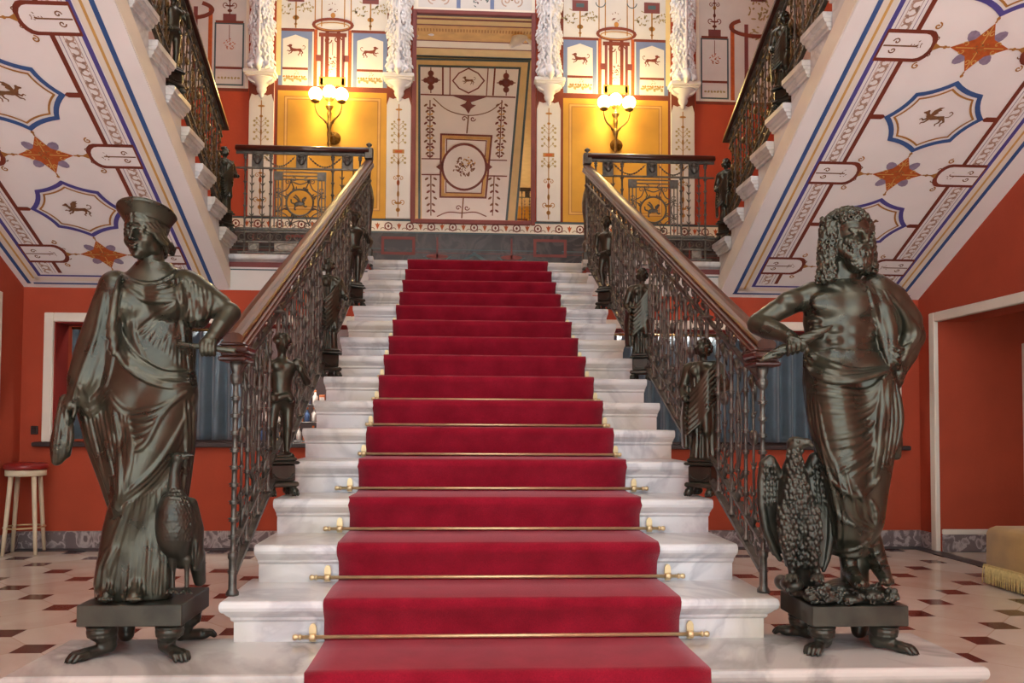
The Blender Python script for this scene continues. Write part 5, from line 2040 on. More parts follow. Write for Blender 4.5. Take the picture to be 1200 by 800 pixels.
def fig_nude():
    t = thing('figurine', '', 'figurine', (0, 0, 0))
    fig_pedestal(t)
    c = Clay((-.16, -.14, .18), (.16, .14, .80), .0055)
    z = lambda v: .19 + v
    for s, kx in ((-1, .012), (1, -.03)):
        hip, knee, ank = (s * .035, 0, z(.27)), (s * .036 - (.012 if s < 0 else 0), -.014 if s < 0 else 0, z(.15)), (s * .034, .004, z(.03))
        c.cap(hip, knee, .036, .024, .01)
        c.cap(knee, ank, .025, .014, .01)
        c.ell((s * .034, .012, z(.10)), (.02, .022, .04), .01)
        c.cap((s * .034, .006, z(.014)), (s * .042, -.045, z(.01)), .014, .011, .008)
    c.ell((0, 0, z(.285)), (.062, .045, .05), .02)
    c.ell((0, 0, z(.36)), (.052, .038, .07), .025)
    c.ell((0, -.002, z(.43)), (.07, .045, .06), .025)
    for s in (-1, 1):
        c.ell((s * .03, -.035, z(.445)), (.03, .016, .022), .012)
        c.ell((s * .03, .03, z(.275)), (.032, .03, .035), .015)
        c.ell((s * .078, 0, z(.465)), (.026, .026, .026), .015)
    # near arm hangs with the hand at the hip, the other is lifted to the head
    c.cap((-.088, 0, z(.46)), (-.105, .01, z(.36)), .023, .018, .01)
    c.cap((-.105, .01, z(.36)), (-.06, -.05, z(.29)), .018, .013, .008)
    c.ell((-.052, -.056, z(.285)), (.016, .014, .02), .008)
    c.cap((.088, 0, z(.46)), (.12, -.03, z(.37)), .023, .018, .01)
    c.cap((.12, -.03, z(.37)), (.075, -.075, z(.42)), .018, .013, .008)
    c.ell((.07, -.08, z(.43)), (.016, .014, .02), .008)
    c.cap((0, .002, z(.47)), (0, -.006, z(.52)), .022, .02, .012)
    c.ell((0, -.01, z(.555)), (.032, .038, .044), .008)
    c.ell((0, -.048, z(.55)), (.007, .008, .012), .006)
    q = random.Random(2)
    for k in range(46):
        a, e = q.uniform(0, 2 * PI), q.uniform(-.1, 1.4)
        p = (.036 * math.cos(a) * math.cos(e), -.004 + .04 * math.sin(a) * math.cos(e), z(.562) + .045 * math.sin(e))
        if p[1] < -.03 and e < .75:
            continue
        c.ell(p, .012, .003)
    c.chain([(.035, -.05, z(.28)), (.02, -.05, z(.3)), (-.02, -.05, z(.29)), (-.04, -.04, z(.28))], .015, .01)
    c.box((-.06, -.05, .186), (.06, .05, .2), .004, .004)
    c.build('bronze_youth', M_BRZ, t)
    return t


def fig_draped():
    t = thing('figurine', '', 'figurine', (0, 0, 0))
    fig_pedestal(t)
    c = Clay((-.16, -.15, .18), (.16, .14, .82), .0055)
    z = lambda v: .19 + v
    f = lambda th, Z: .0055 * np.sin(13 * th + 8 * Z + 1.5 * np.sin(3 * th)) * np.clip((z(.5) - Z) / .1, 0, 1)
    c.loft([(z(.0), 0, 0, .068, .055), (z(.1), .004, 0, .06, .05), (z(.22), .006, -.004, .068, .05), (z(.30), 0, 0, .072, .052), (z(.37), -.004, 0, .058, .044), (z(.45), 0, 0, .075, .05), (z(.49), 0, 0, .068, .04)], .01, f)
    c.cap((.02, -.035, z(.27)), (.035, -.05, z(.14)), .03, .022, .02)
    for s in (-1, 1):
        c.ell((s * .03, -.042, z(.44)), (.026, .022, .026), .012)
        c.ell((s * .074, 0, z(.465)), (.028, .028, .026), .015)
    c.chain([(-.085, 0, z(.45)), (-.115, .0, z(.35)), (-.08, -.06, z(.3))], [.028, .024, .015], .012)
    c.ell((-.072, -.068, z(.3)), (.016, .016, .018), .008)
    c.chain([(.085, 0, z(.45)), (.12, -.01, z(.36)), (.1, -.07, z(.34))], [.028, .024, .015], .012)
    c.ell((.096, -.078, z(.34)), (.016, .016, .018), .008)
    # wind-swept mantle in diagonal swags
    for k in range(8):
        y0 = .46 - k * .028
        c.chain([(-.09, -.02, z(y0 - .12)), (-.05, -.055 - .004 * k, z(y0 - .14)), (.0, -.062, z(y0 - .09)), (.05, -.058, z(y0 - .02)), (.085, -.02, z(y0 + .03))], [.007, .009, .010, .009, .006], .006)
    for k in range(5):
        c.chain([(-.10 + .006 * k, .02 - .012 * k, z(.36)), (-.12 + .008 * k, .015 - .012 * k, z(.2)), (-.11 + .008 * k, .01 - .012 * k, z(.06))], .014, .008)
    c.cap((0, .002, z(.47)), (0, -.006, z(.52)), .02, .018, .012)
    c.ell((0, -.01, z(.552)), (.03, .036, .042), .008)
    c.ell((0, -.046, z(.548)), (.006, .008, .011), .006)
    q = random.Random(6)
    for k in range(50):
        a, e = q.uniform(0, 2 * PI), q.uniform(-.7, 1.4)
        p = (.036 * math.cos(a) * math.cos(e), .002 + .04 * math.sin(a) * math.cos(e), z(.558) + .044 * math.sin(e))
        if p[1] < -.022 and e < .75:
            continue
        c.ell(p, .0125, .003)
    c.ell((0, .04, z(.55)), (.02, .018, .018), .008)
    c.box((-.06, -.05, .186), (.06, .05, .2), .004, .004)
    c.build('bronze_maiden', M_BRZ, t)
    return t


fn_, fd_ = fig_nude(), fig_draped()
fn_['label'] = 'bronze nude youth figurine nearest the foot of the left main balustrade'
fd_['label'] = 'bronze windswept draped figurine nearest the foot of the right main balustrade'
used = {id(fn_): False, id(fd_): False}
def put(src, x, y, z, rz, label, sc_=1.0):
    if not used[id(src)]:
        used[id(src)] = True
        o = src
        o.location = (x, y, z)
    else:
        o = dup(src, (x, y, z))
    o['label'] = label
    o['group'] = 'bronze figurines set into the balustrades'
    o.rotation_euler = (0, 0, rz)
    o.scale = (sc_,) * 3
FX = 1.06
st_z = lambda i: Z0 + RI * (i + 1) + .001
put(fn_, -FX, .86, st_z(2), .5, 'bronze nude youth figurine nearest the foot of the left main balustrade')
put(fd_, -FX, 2.22, st_z(6), .6, 'bronze draped figurine halfway up the left main balustrade')
put(fn_, -FX, 3.52, st_z(10), .6, 'bronze nude youth figurine highest on the left main balustrade')
put(fd_, FX, .86, st_z(2), -.7, 'bronze windswept draped figurine nearest the foot of the right main balustrade')
put(fd_, FX, 2.22, st_z(6), -.4, 'bronze draped figurine halfway up the right main balustrade', .96)
put(fn_, FX, 3.52, st_z(10), -.6, 'bronze nude youth figurine highest on the right main balustrade')
sz = lambda k: ZL + SL_R * k + .001
put(fd_, -2.40, 4.43, sz(1), .9, 'bronze figurine at the bottom post of the upper left balustrade')
put(fn_, -2.40, 3.03, sz(5), .9, 'bronze figurine partway up the upper left balustrade')
put(fd_, 2.40, 4.43, sz(1), -.9, 'bronze figurine at the bottom post of the upper right balustrade')
put(fd_, 2.40, 3.03, sz(5), -.9, 'bronze figurine partway up the upper right balustrade')
# ------------------------------------------------------------------ shared sculpting helpers
class Fig:
    """distance-grid figure addressed by photo points on the plane Y0"""
    def __init__(s, Y0, x0, x1, ytop, ybot, d0, d1, h):
        s.Y0 = Y0
        s.k = (Y0 - CAM[1]) / F
        a, b = atY(x0, ybot, Y0), atY(x1, ytop, Y0)
        s.c = Clay((a[0], Y0 + d0, a[2]), (b[0], Y0 + d1, b[2]), h)

    def p(s, x, y, dy=0.0):
        return atY(x, y, s.Y0 + dy)

    def loft(s, rows, k=.02, fold=None):
        R = []
        for r in rows:
            y, xl, xr, b = r[:4]
            dy = r[4] if len(r) > 4 else 0
            a, e = s.p(xl, y, dy), s.p(xr, y, dy)
            R.append(((a[2] + e[2]) / 2, (a[0] + e[0]) / 2, s.Y0 + dy, (e[0] - a[0]) / 2, b))
        s.c.loft(R, k, fold)

    def chain(s, pts, k=.02, cut=False):
        """pts = (x, y, dy, radius in photo px)"""
        s.c.chain([s.p(*q[:3]) for q in pts], [q[3] * s.k for q in pts], k, cut)

    def ell(s, x, y, dy, rx, rd, rz, k=.02, cut=False, rot=None):
        s.c.ell(s.p(x, y, dy), (rx * s.k, rd, rz * s.k), k, rot, cut)

    def swag(s, path, n, off, r, **kw):
        """n parallel folds stepping by off = (dx, dy) photo px"""
        s.c.fan(path, [(a + off[0] * (n - 1), b + off[1] * (n - 1)) for a, b in path], n, r, **kw)


def fingers(f, base, tip_of, n, r, k=.003):
    for i in range(n):
        b, m, t = tip_of(i)
        f.chain([(*b, r), (*m, r * .93), (*t, r * .8)], k)


def sculpt_head(T, Rm, s, c, male=False):
    """face and skull; T maps head-local metres to the world"""
    def e(p, r, k=.006, cut=False):
        c.ell(T(p), tuple(v * s for v in r), k * s, Rm, cut)
    def cp(a, b, ra, rb=None, k=.004, cut=False):
        c.cap(T(a), T(b), ra * s, (ra if rb is None else rb) * s, k * s, cut)
    e((0, .012, .03), (.068, .084, .078))
    e((0, -.028, -.03), (.054, .056, .066), .02)
    e((0, -.04, .045), (.054, .042, .045), .015)
    e((0, -.064, -.083), (.021, .02, .018), .014)
    for g in (-1, 1):
        e((g * .034, -.054, -.024), (.025, .026, .026), .014)
        e((g * .048, -.01, -.05), (.014, .03, .03), .014)
    cp((-.042, -.074, .017), (-.008, -.085, .018), .007, .006, .006)
    cp((.042, -.074, .017), (.008, -.085, .018), .007, .006, .006)
    for g in (-1, 1):
        e((g * .028, -.092, .003), (.018, .0155, .0125), .004, True)
        e((g * .027, -.0735, .002), (.0125, .0125, .0105), .002)
        cp((g * .016, -.083, .009), (g * .028, -.0865, .0125), .0026, .003, .002)
        cp((g * .028, -.0865, .0125), (g * .041, -.078, .007), .003, .0024, .002)
        cp((g * .017, -.082, -.005), (g * .038, -.078, -.005), .002, .002, .002)
    cp((0, -.083, .022), (0, -.106, -.024), .007, .009, .005)
    e((0, -.106, -.026), (.009, .009, .008), .004)
    for g in (-1, 1):
        e((g * .010, -.098, -.028), (.0065, .009, .0065), .003)
    e((0, -.092, -.0505), (.021, .008, .0052), .003)
    e((0, -.090, -.0605), (.018, .0085, .0062), .003)
    cp((-.023, -.089, -.0555), (.023, -.089, -.0555), .0022, .0022, .001, True)
    for g in (-1, 1):
        e((g * .069, .008, 0), (.009, .018, .029), .006)
        e((g * .076, .002, .002), (.005, .009, .017), .003, True)


def frame_of(center, yaw, pitch, roll, s):
    Rm = Matrix.Rotation(yaw, 3, 'Z') @ Matrix.Rotation(roll, 3, 'Y') @ Matrix.Rotation(pitch, 3, 'X')
    A = np.array(Rm)
    center = np.array(center, float)
    return (lambda p: center + s * (A @ np.array(p, float))), Rm


# ------------------------------------------------------------------ bronze plinths on lion paws
def plinth(label, x0, x1, y0, y1, z0, z1):
    t = thing('statue_plinth', label, 'plinth', ((x0 + x1) / 2, (y0 + y1) / 2, Z0))
    mb = MB()
    mb.rbox(x0, x1, y0, y1, z0, z1, .003)
    mb.build('plinth_block', M_BRZD, t)
    for sx, sy in ((-1, -1), (1, -1), (-1, 1), (1, 1)):
        cx, cy = (x0 if sx < 0 else x1) - sx * .062, (y0 if sy < 0 else y1) - sy * .062
        d = np.array([sx, sy, 0]) / math.sqrt(2)
        w = np.array([-d[1], d[0], 0])
        o = np.array([cx, cy, 0.0])
        P = lambda a, b, z: tuple(o + d * a + w * b + np.array([0, 0, z]))
        lo = np.array([cx - .17, cy - .17, Z0 - .004])
        c = Clay(lo, (cx + .17, cy + .17, z0 + .004), .0035)
        h = z0 - Z0
        c.chain([P(-.006, 0, z0 - .004), P(-.012, 0, z0 - .03), P(-.022, 0, Z0 + h * .5), P(-.026, 0, Z0 + h * .34)], [.046, .044, .034, .027], .012)
        c.ell(P(.006, 0, z0 - .03), (.044, .044, .03), .02)
        c.chain([P(-.026, 0, Z0 + h * .3), P(.01, 0, Z0 + .026), P(.055, 0, Z0 + .022)], [.027, .021, .021], .012)
        c.ell(P(.065, 0, Z0 + .018), (.03, .03, .018), .01)
        for q in (-1.5, -.5, .5, 1.5):
            a = .085 + (.012 if abs(q) < 1 else 0)
            c.chain([P(.058, q * .0135, Z0 + .026), P(a, q * .0155, Z0 + .022), P(a + .013, q * .016, Z0 + .010)], [.0105, .011, .0085], .003)
            c.cap(P(a + .015, q * .016, Z0 + .010), P(a + .024, q * .016, Z0 + .003), .004, .002, .002)
        for q in (-1, 0, 1):
            c.chain([P(.02, q * .022, z0 - .03), P(.008, q * .018, Z0 + h * .5), P(.012, q * .012, Z0 + .05)], [.006, .006, .003], .004)
        for k in range(3):
            zz = z0 - .012 - k * .016
            for j in range(14):
                a0, a1 = 2 * PI * j / 14, 2 * PI * (j + 1) / 14
                r_ = .048 - k * .002
                c.cap(P(r_ * math.cos(a0), r_ * math.sin(a0), zz), P(r_ * math.cos(a1), r_ * math.sin(a1), zz), .004, .004, .003)
        c.box((cx - .17, cy - .17, z0), (cx + .17, cy + .17, z0 + .03), .001, 0, True)
        c.box((cx - .17, cy - .17, Z0 - .03), (cx + .17, cy + .17, Z0 + .001), .001, 0, True)
        c.build('lion_paw', M_BRZD, t)
    return t


HZ, ZZ = .529, .509
plinth('bronze lion-footed plinth under the draped woman', -1.535, -1.167, -.2, .118, .452, HZ)
plinth('bronze lion-footed plinth under the bearded man and eagle', 1.14, 1.51, -.2, .10, .432, ZZ)

# ------------------------------------------------------------------ draped woman with diadem
f = Fig(-.05, 50, 298, 292, 706, -.24, .20, .0038)
c = f.c
# back of the skirt has plain upright pleats, the front gets drawn folds
bk = lambda th, Z: .006 * np.sin(22 * th + 5 * Z) * np.clip(np.sin(th) * 3, 0, 1)
f.loft([(706, 114, 199, .10), (690, 112, 201, .11), (660, 116, 204, .11), (630, 125, 207, .11), (600, 133, 213, .108), (560, 138, 222, .108), (520, 134, 227, .112), (480, 127, 229, .115), (450, 123, 229, .112), (428, 125, 226, .10), (400, 127, 222, .092), (372, 129, 222, .095), (350, 130, 224, .092), (332, 136, 224, .078), (318, 150, 212, .06), (308, 163, 196, .045)], .02, bk)
# bust
f.ell(153, 354, -.07, 20, .05, 19, .025)
f.ell(196, 352, -.072, 20, .05, 19, .025)
# shoulders
f.ell(138, 335, 0, 16, .06, 17, .02)
f.ell(222, 336, 0, 18, .06, 16, .02)
# neck
f.chain([(181, 322, .0, 15), (179, 310, -.006, 12.5), (176, 296, -.012, 12.5)], .014)
f.chain([(173, 318, -.035, 3.5), (170, 300, -.03, 3)], .012)
# bent leg pressing through the skirt
f.chain([(203, 462, -.035, 25), (176, 525, -.075, 25), (160, 560, -.09, 21), (141, 620, -.07, 18), (128, 682, -.07, 15)], .035)
f.chain([(150, 470, -.03, 24), (155, 520, -.02, 24)], .03)
f.chain([(196, 560, -.02, 18), (190, 640, -.03, 17), (184, 695, -.04, 16)], .03)
# raised arm : sleeve, bare forearm, hand closed on the staff
f.chain([(216, 338, 0, 22), (238, 350, .01, 20), (256, 359, .015, 15.5)], .02)
f.chain([(222, 352, -.01, 18), (232, 372, -.02, 13)], .02)
f.chain([(250, 358, .012, 13), (268, 367, .0, 12.5)], .008)
f.chain([(269, 367, .0, 12.5), (259, 382, -.05, 10.5), (249, 396, -.09, 8)], .008)
f.chain([(249, 396, -.09, 7.6), (244, 402, -.105, 8.6)], .008)
for i in range(4):
    x = 236.5 + 4.6 * i
    f.chain([(x + 1, 400, -.118, 3.0), (x - .2, 406, -.132, 2.9), (x, 412, -.128, 2.7), (x + .8, 415.5, -.118, 2.3)], .0025)
f.chain([(239, 398, -.10, 3.2), (235, 404, -.104, 3.0), (237, 411, -.104, 2.6)], .003)
# lowered arm in a long sleeve
f.chain([(134, 336, 0, 17), (122, 375, .0, 19), (110, 412, -.015, 20), (99, 445, -.03, 18), (90, 468, -.04, 11)], .02)
f.chain([(122, 400, .0, 18), (118, 440, .0, 20), (110, 475, .0, 14)], .025)
f.chain([(90, 466, -.045, 8.5), (83, 474, -.055, 7.5)], .008)
for i in range(4):
    f.chain([(80 + 2.4 * i, 474, -.062 + .008 * i, 2.8), (77.5 + 2.2 * i, 483, -.066 + .008 * i, 2.6), (79.5 + 2 * i, 491, -.06 + .008 * i, 2.2)], .003)
f.chain([(88, 472, -.06, 2.9), (88, 482, -.07, 2.6), (86, 488, -.07, 2.2)], .003)
# gathered cloth in that hand
f.chain([(76, 468, -.04, 6), (74, 490, -.045, 8), (71, 515, -.045, 9), (66, 540, -.045, 5)], .012)
f.chain([(80, 490, -.04, 5), (80, 515, -.04, 6), (79, 532, -.04, 3.5)], .012)
f.ell(70, 522, -.045, 10, .022, 20, .015)
# cloak hanging behind that arm and running into the skirt
f.chain([(106, 478, .02, 15), (117, 520, .02, 15), (127, 560, .015, 11), (136, 600, .01, 7)], .02)
f.chain([(122, 470, .02, 14), (130, 520, .0, 14), (138, 560, -.005, 12)], .025)
# feet
for x in (124, 157):
    f.chain([(x + 2, 692, -.09, 9), (x, 699, -.145, 6.5)], .01)
    for i in range(5):
        f.chain([(x - 7 + 3.4 * i, 699.5, -.145, 2.6), (x - 7.5 + 3.6 * i, 702, -.165, 2.2)], .002)
c.box((-2, -1, .3), (0, 1, HZ + .001), .001, 0, True)

FR = .0118
# neckline and chest
c.fan([(141, 321), (160, 331), (184, 332), (205, 320)], [(143, 333), (166, 350), (190, 352), (207, 352)], 5, FR, jitter=.6, seed=1)
c.fan([(206, 353), (184, 372), (160, 388)], [(207, 356), (214, 395), (222, 436)], 13, FR * .95, seed=2)
c.fan([(140, 342), (138, 372), (146, 402)], [(156, 362), (160, 396), (176, 430)], 6, FR * .9, seed=3)
c.fan([(208, 322), (212, 350), (218, 380)], [(246, 342), (247, 356), (241, 374)], 8, FR, seed=4)
c.fan([(212, 330), (214, 385), (222, 436)], [(224, 350), (226, 395), (227, 440)], 4, FR, seed=5)
# rolled mantle edge across the body
for k in range(5):
    o_ = k * 3.6
    c.ridge([(143 - o_ * .25, 322 + o_ * .2), (135 - o_ * .1, 352 + o_ * .4), (136 - o_ * .3, 378 + o_ * .8), (155 - o_ * .6, 414 + o_ * .95), (190 - o_ * .2, 437 + o_), (230, 436 + o_ * 1.25)], FR * (1.35 if k in (0, 3) else 1.05), sink=.1)
# mantle over hips
c.fan([(124, 452), (146, 478), (182, 478), (226, 456)], [(128, 478), (146, 520), (170, 520), (196, 470)], 6, FR * .9, seed=7)
c.fan([(228, 462), (206, 510), (178, 552), (134, 590)], [(226, 470), (222, 530), (196, 575), (128, 650)], 8, FR * 1.05, seed=8)
c.fan([(132, 480), (142, 520), (138, 580)], [(150, 490), (156, 530), (146, 585)], 5, FR, seed=9)
c.fan([(216, 470), (218, 530), (214, 590)], [(228, 470), (225, 530), (219, 590)], 3, FR, seed=19)
# upright pleats at the hem
c.fan([(150, 588), (132, 640), (118, 692)], [(158, 588), (148, 640), (142, 694)], 5, FR * .9, seed=10)
c.fan([(162, 582), (152, 640), (146, 696)], [(206, 566), (204, 630), (202, 696)], 14, FR * .85, seed=11, jitter=.5)
c.fan([(128, 640), (118, 664), (113, 694)], [(140, 640), (130, 664), (128, 690)], 3, FR, seed=12)
# sleeve
c.fan([(122, 342), (112, 392), (96, 440), (86, 470)], [(144, 340), (137, 396), (128, 445), (112, 486)], 9, FR, seed=13)
c.fan([(94, 452), (104, 470), (124, 452)], [(92, 466), (106, 486), (132, 462)], 4, FR, seed=14)
# cloak fall and held cloth
c.fan([(98, 488), (112, 530), (126, 570), (134, 602)], [(134, 480), (140, 520), (142, 560), (140, 598)], 8, FR * .95, seed=15)
c.fan([(72, 466), (66, 505), (62, 545)], [(83, 488), (83, 512), (80, 532)], 5, FR * .8, seed=16)
t1 = thing('statue', 'large bronze statue of a draped woman in a diadem standing on the left plinth', 'statue', (-1.35, -.04, HZ))
c.build('figure', M_BRZ, t1)

# head
h0 = f.p(171.5, 277, -.02)
c = Clay(h0 - np.array([.15, .16, .125]), h0 + np.array([.15, .17, .175]), .0024)
S = .93
T, Rm = frame_of(h0, -.24, .04, -.04, S)
sculpt_head(T, Rm, S, c)
for g in (-1, 1):
    for k in range(7):
        z = .072 - k * .004
        P = []
        for i in range(9):
            u = i / 8
            a = .12 + u * 1.75
            r_ = .071 + .003 * k * .5
            P.append(T((g * r_ * math.sin(a) * .93, .006 - (r_ + .008) * math.cos(a), z + .03 * (1 - k / 6) - u * (.052 + .009 * k) + .006 * math.sin(u * 17 + k * 2))))
        c.chain(P, [.0088 * S] * 9, .003)
c.ell(T((0, .03, .05)), (.076 * S, .08 * S, .064 * S), .01, Rm)
for k in range(26):
    a = rnd.uniform(0, 2 * PI)
    b = rnd.uniform(-1, 1)
    c.ell(T((.034 * math.cos(a), .092 + .026 * b, -.03 + .034 * math.sin(a))), .014, .004)
c.ell(T((0, .09, -.03)), (.034, .034, .036), .01, Rm)
for g in (-1, 1):
    for k in range(3):
        P = [T((g * (.07 - .004 * k), .02 + .012 * i, -.012 - .01 * k - .006 * i + .004 * math.sin(i * 2.5))) for i in range(6)]
        c.chain(P, [.0095] * 6, .003)
c.chain([T((0, .02, -.06)), T((0, .035, -.125))], [.046, .046], .02)
c.build('head', M_BRZ, t1)
c = Clay(h0 - np.array([.16, .17, .03]), h0 + np.array([.16, .17, .19]), .0026)
n = 44
for i in range(n + 1):
    a = -2.05 + 4.1 * i / n
    up = .5 + .5 * math.cos(a * .78)
    for m_ in range(13):
        v = m_ / 12
        r_ = .082 + .028 * v
        p0 = T((r_ * math.sin(a) * .95, .012 - r_ * 1.02 * math.cos(a), .052 + .022 * math.cos(a) + (.016 + .04 * up) * v))
        c.ell(p0, .0062 + (.0016 if m_ in (0, 12) else 0), .005)
c.build('diadem', M_BRZ, t1)
mb = MB()
a, b = f.p(207.5, 402.6, -.115), f.p(276.5, 411.2, -.115)
mb.lathe([(.0, 0), (.0095, .001), (.0105, .006), (.0105, np.linalg.norm(b - a) - .006), (.0095, np.linalg.norm(b - a) - .001), (0, np.linalg.norm(b - a))], a, b - a, 16)
o = mb.build('staff', M_BRZ)
tag(o, 'short bronze staff held in the draped woman\'s raised hand', 'staff')

# ------------------------------------------------------------------ peacock by her skirt
f = Fig(-.13, 176, 244, 524, 702, -.11, .13, .0028)
c = f.c
f.chain([(208.5, 537, 0, 6.4), (204.5, 552, 0, 5.8), (204, 572, 0, 7.5), (205, 592, 0, 13)], .02)
f.ell(209, 535.5, -.004, 7, .019, 6, .006)
f.chain([(213, 534.5, -.006, 3.4), (220, 533.2, -.008, 2.4), (226.5, 533.4, -.009, 1.0)], .004)
f.chain([(213, 537, -.006, 2.4), (220, 536.4, -.008, 1.3)], .003)
f.ell(210.5, 533.8, -.02, 1.9, .006, 1.7, .001)
for i in range(4):
    f.chain([(206 - i * .8, 530.5, 0, 1.6), (201 - i * .6, 527.5 + i * 1.2, 0, 1.2)], .003)
f.ell(206, 615, 0, 22, .072, 38, .02)
f.ell(203, 600, -.02, 17, .05, 22, .02)
f.ell(213, 648, .03, 13, .04, 18, .03)
f.chain([(224, 590, .02, 7), (230, 620, .03, 8.5), (231, 648, .035, 7), (229, 665, .035, 4)], .012)
f.chain([(186, 592, .01, 5), (180, 618, .02, 6), (186, 645, .02, 5), (196, 655, .02, 4)], .012)
f.chain([(230, 650, .06, 10), (234, 680, .11, 7)], .02)
q = random.Random(12)
snap = Clay.__new__(Clay)
snap.lo, snap.h, snap.n, snap.ax, snap.d = c.lo, c.h, c.n, c.ax, c.d.copy()
for r_ in range(16):
    y = 566 + r_ * 4.4
    for i in range(9):
        x = 192 + i * 3.6 + (1.8 if r_ % 2 else 0) + q.uniform(-.5, .5)
        hp = snap.hit(x, y + q.uniform(-.6, .6))
        if hp is not None and hp[1] < -.15 and abs(x - 205) < 9 + .35 * (y - 560):
            c.ell(hp + np.array([0, .0035, 0]), (.006, .0042, .0075), .003)
for i in range(7):
    c.ridge([(222 + i * 1.6, 590 + i * 2), (226 + i * 1.2, 620), (228, 662)], .0025, sink=.2)
for x, dy in ((202.5, -.005), (219, .012)):
    f.chain([(x, 655, dy, 6), (x, 668, dy, 2.6), (x, 690, dy, 2.4)], .006)
    for a in (-7, -1.5, 5):
        f.chain([(x, 690, dy, 2.2), (x + a * .6, 692.5, dy - .022, 2.2), (x + a, 694.5, dy - .035, 1.5)], .002)
    f.chain([(x, 690, dy, 2.2), (x, 690, dy + .025, 1.6)], .002)
c.box((-2, -1, .3), (0, 1, HZ + .0015), .001, 0, True)
o = c.build('peacock_statue', M_BRZD)
tag(o, 'bronze peacock standing on the plinth against the draped woman\'s skirt', 'statue')
# ------------------------------------------------------------------ bearded man with thunderbolt
f = Fig(-.05, 866, 1096, 312, 694, -.24, .20, .0038)
c = f.c
# torso
f.loft([(446, 946, 1036, .085), (430, 946, 1033, .085), (412, 947, 1028, .082), (395, 945, 1027, .08), (378, 942, 1029, .086), (362, 943, 1031, .092), (348, 946, 1031, .085), (337, 952, 1028, .07), (330, 962, 1018, .055)], .02)
f.ell(953, 345, 0, 15, .055, 15, .02)
f.ell(1028, 344, 0, 16, .055, 16, .02)
f.chain([(990, 336, 0, 17), (989, 324, -.006, 14.5), (990, 308, -.015, 14)], .016)
f.chain([(972, 334, -.045, 4.5), (984, 340, -.06, 3.5)], .012)
f.chain([(1008, 334, -.045, 4.5), (994, 340, -.06, 3.5)], .012)
for x, rx in ((970, 20), (1008, 18)):
    f.ell(x, 355, -.066, rx, .025, 13, .03)
f.chain([(988, 344, -.105, 1.6), (989, 372, -.11, 1.6)], .004, True)
for x in (978, 999):
    for y in (386, 400, 413):
        f.ell(x, y, -.057, 10, .0265, 8, .008)
for g, x in ((-1, 955), (1, 1020)):
    for k in range(3):
        f.ell(x - g * k, 377 + k * 8, -.046, 7, .026, 4, .012)
f.chain([(958, 372, -.085, 2), (975, 374, -.10, 2), (989, 380, -.10, 2), (1004, 374, -.10, 2), (1018, 371, -.085, 2)], .006, True)
f.ell(989, 420, -.09, 2.4, .012, 2.4, .003, True)
f.chain([(989, 384, -.098, 1.1), (989, 416, -.095, 1.1)], .005, True)
# arm resting on the rail end, fist round the bolt
f.chain([(951, 346, 0, 15), (930, 353, .005, 14.5), (910, 364, .01, 13), (890, 378, .015, 12.5)], .014)
f.ell(925, 351, -.02, 14, .03, 10, .015)
f.chain([(888, 380, .015, 12.5), (899, 384, -.02, 13), (913, 389, -.06, 10.5), (923, 394, -.095, 8.2)], .01)
f.chain([(923, 394, -.095, 8), (930, 400, -.115, 9)], .008)
f.ell(930, 401, -.118, 9, .026, 9, .006)
for i in range(4):
    x, y = 921.5 + 5.6 * i, 406 - 1.6 * i
    f.chain([(x + 3, y - 6, -.138, 3.2), (x + 3.4, y + 1, -.154, 3.1), (x + 3.2, y + 6, -.148, 2.9), (x + 1.5, y + 9.5, -.132, 2.4)], .0025)
f.chain([(926, 396, -.135, 3.4), (935, 398, -.15, 3.2), (942, 403, -.152, 2.7)], .004)
# skirt of cloth
bk = lambda th, Z: .006 * np.sin(20 * th + 5 * Z) * np.clip(np.sin(th) * 3, 0, 1)
f.loft([(650, 975, 1014, .075), (630, 974, 1023, .082), (604, 972, 1029, .09), (578, 968, 1033, .098), (545, 961, 1042, .104), (512, 953, 1046, .11), (480, 947, 1046, .112), (452, 944, 1044, .106), (430, 944, 1042, .098), (414, 944, 1032, .085)], .02, bk)
f.chain([(972, 450, -.05, 26), (984, 520, -.08, 26), (990, 565, -.09, 22), (993, 620, -.06, 18)], .035)
f.chain([(1018, 450, -.03, 25), (1018, 540, -.03, 24), (1016, 610, -.02, 18)], .035)
# fall of cloth on the hip side
f.chain([(1038, 436, -.01, 10), (1044, 480, -.01, 12), (1046, 520, -.01, 11), (1050, 533, -.01, 6)], .015)
f.chain([(1032, 470, -.03, 12), (1036, 530, -.03, 10), (1033, 566, -.035, 7)], .015)
f.chain([(1026, 550, .02, 12), (1026, 590, .02, 11), (1020, 618, .02, 8)], .02)
# mantle over shoulder, arm on the hip
f.chain([(1024, 338, .01, 19), (1042, 352, .02, 21), (1060, 376, .045, 20), (1067, 394, .05, 16)], .02)
f.chain([(1067, 394, .05, 16), (1060, 415, .03, 14.5), (1052, 432, .0, 11)], .015)
f.chain([(1030, 350, -.03, 12), (1036, 385, -.04, 12), (1043, 425, -.045, 9)], .02)
f.chain([(1054, 430, .01, 9), (1050, 446, -.01, 8.5), (1046, 456, -.015, 7)], .008)
for i in range(3):
    f.chain([(1052 - 3.4 * i, 448, -.03, 2.9), (1050 - 3.2 * i, 458, -.034, 2.6), (1046 - 3 * i, 464, -.028, 2.2)], .003)
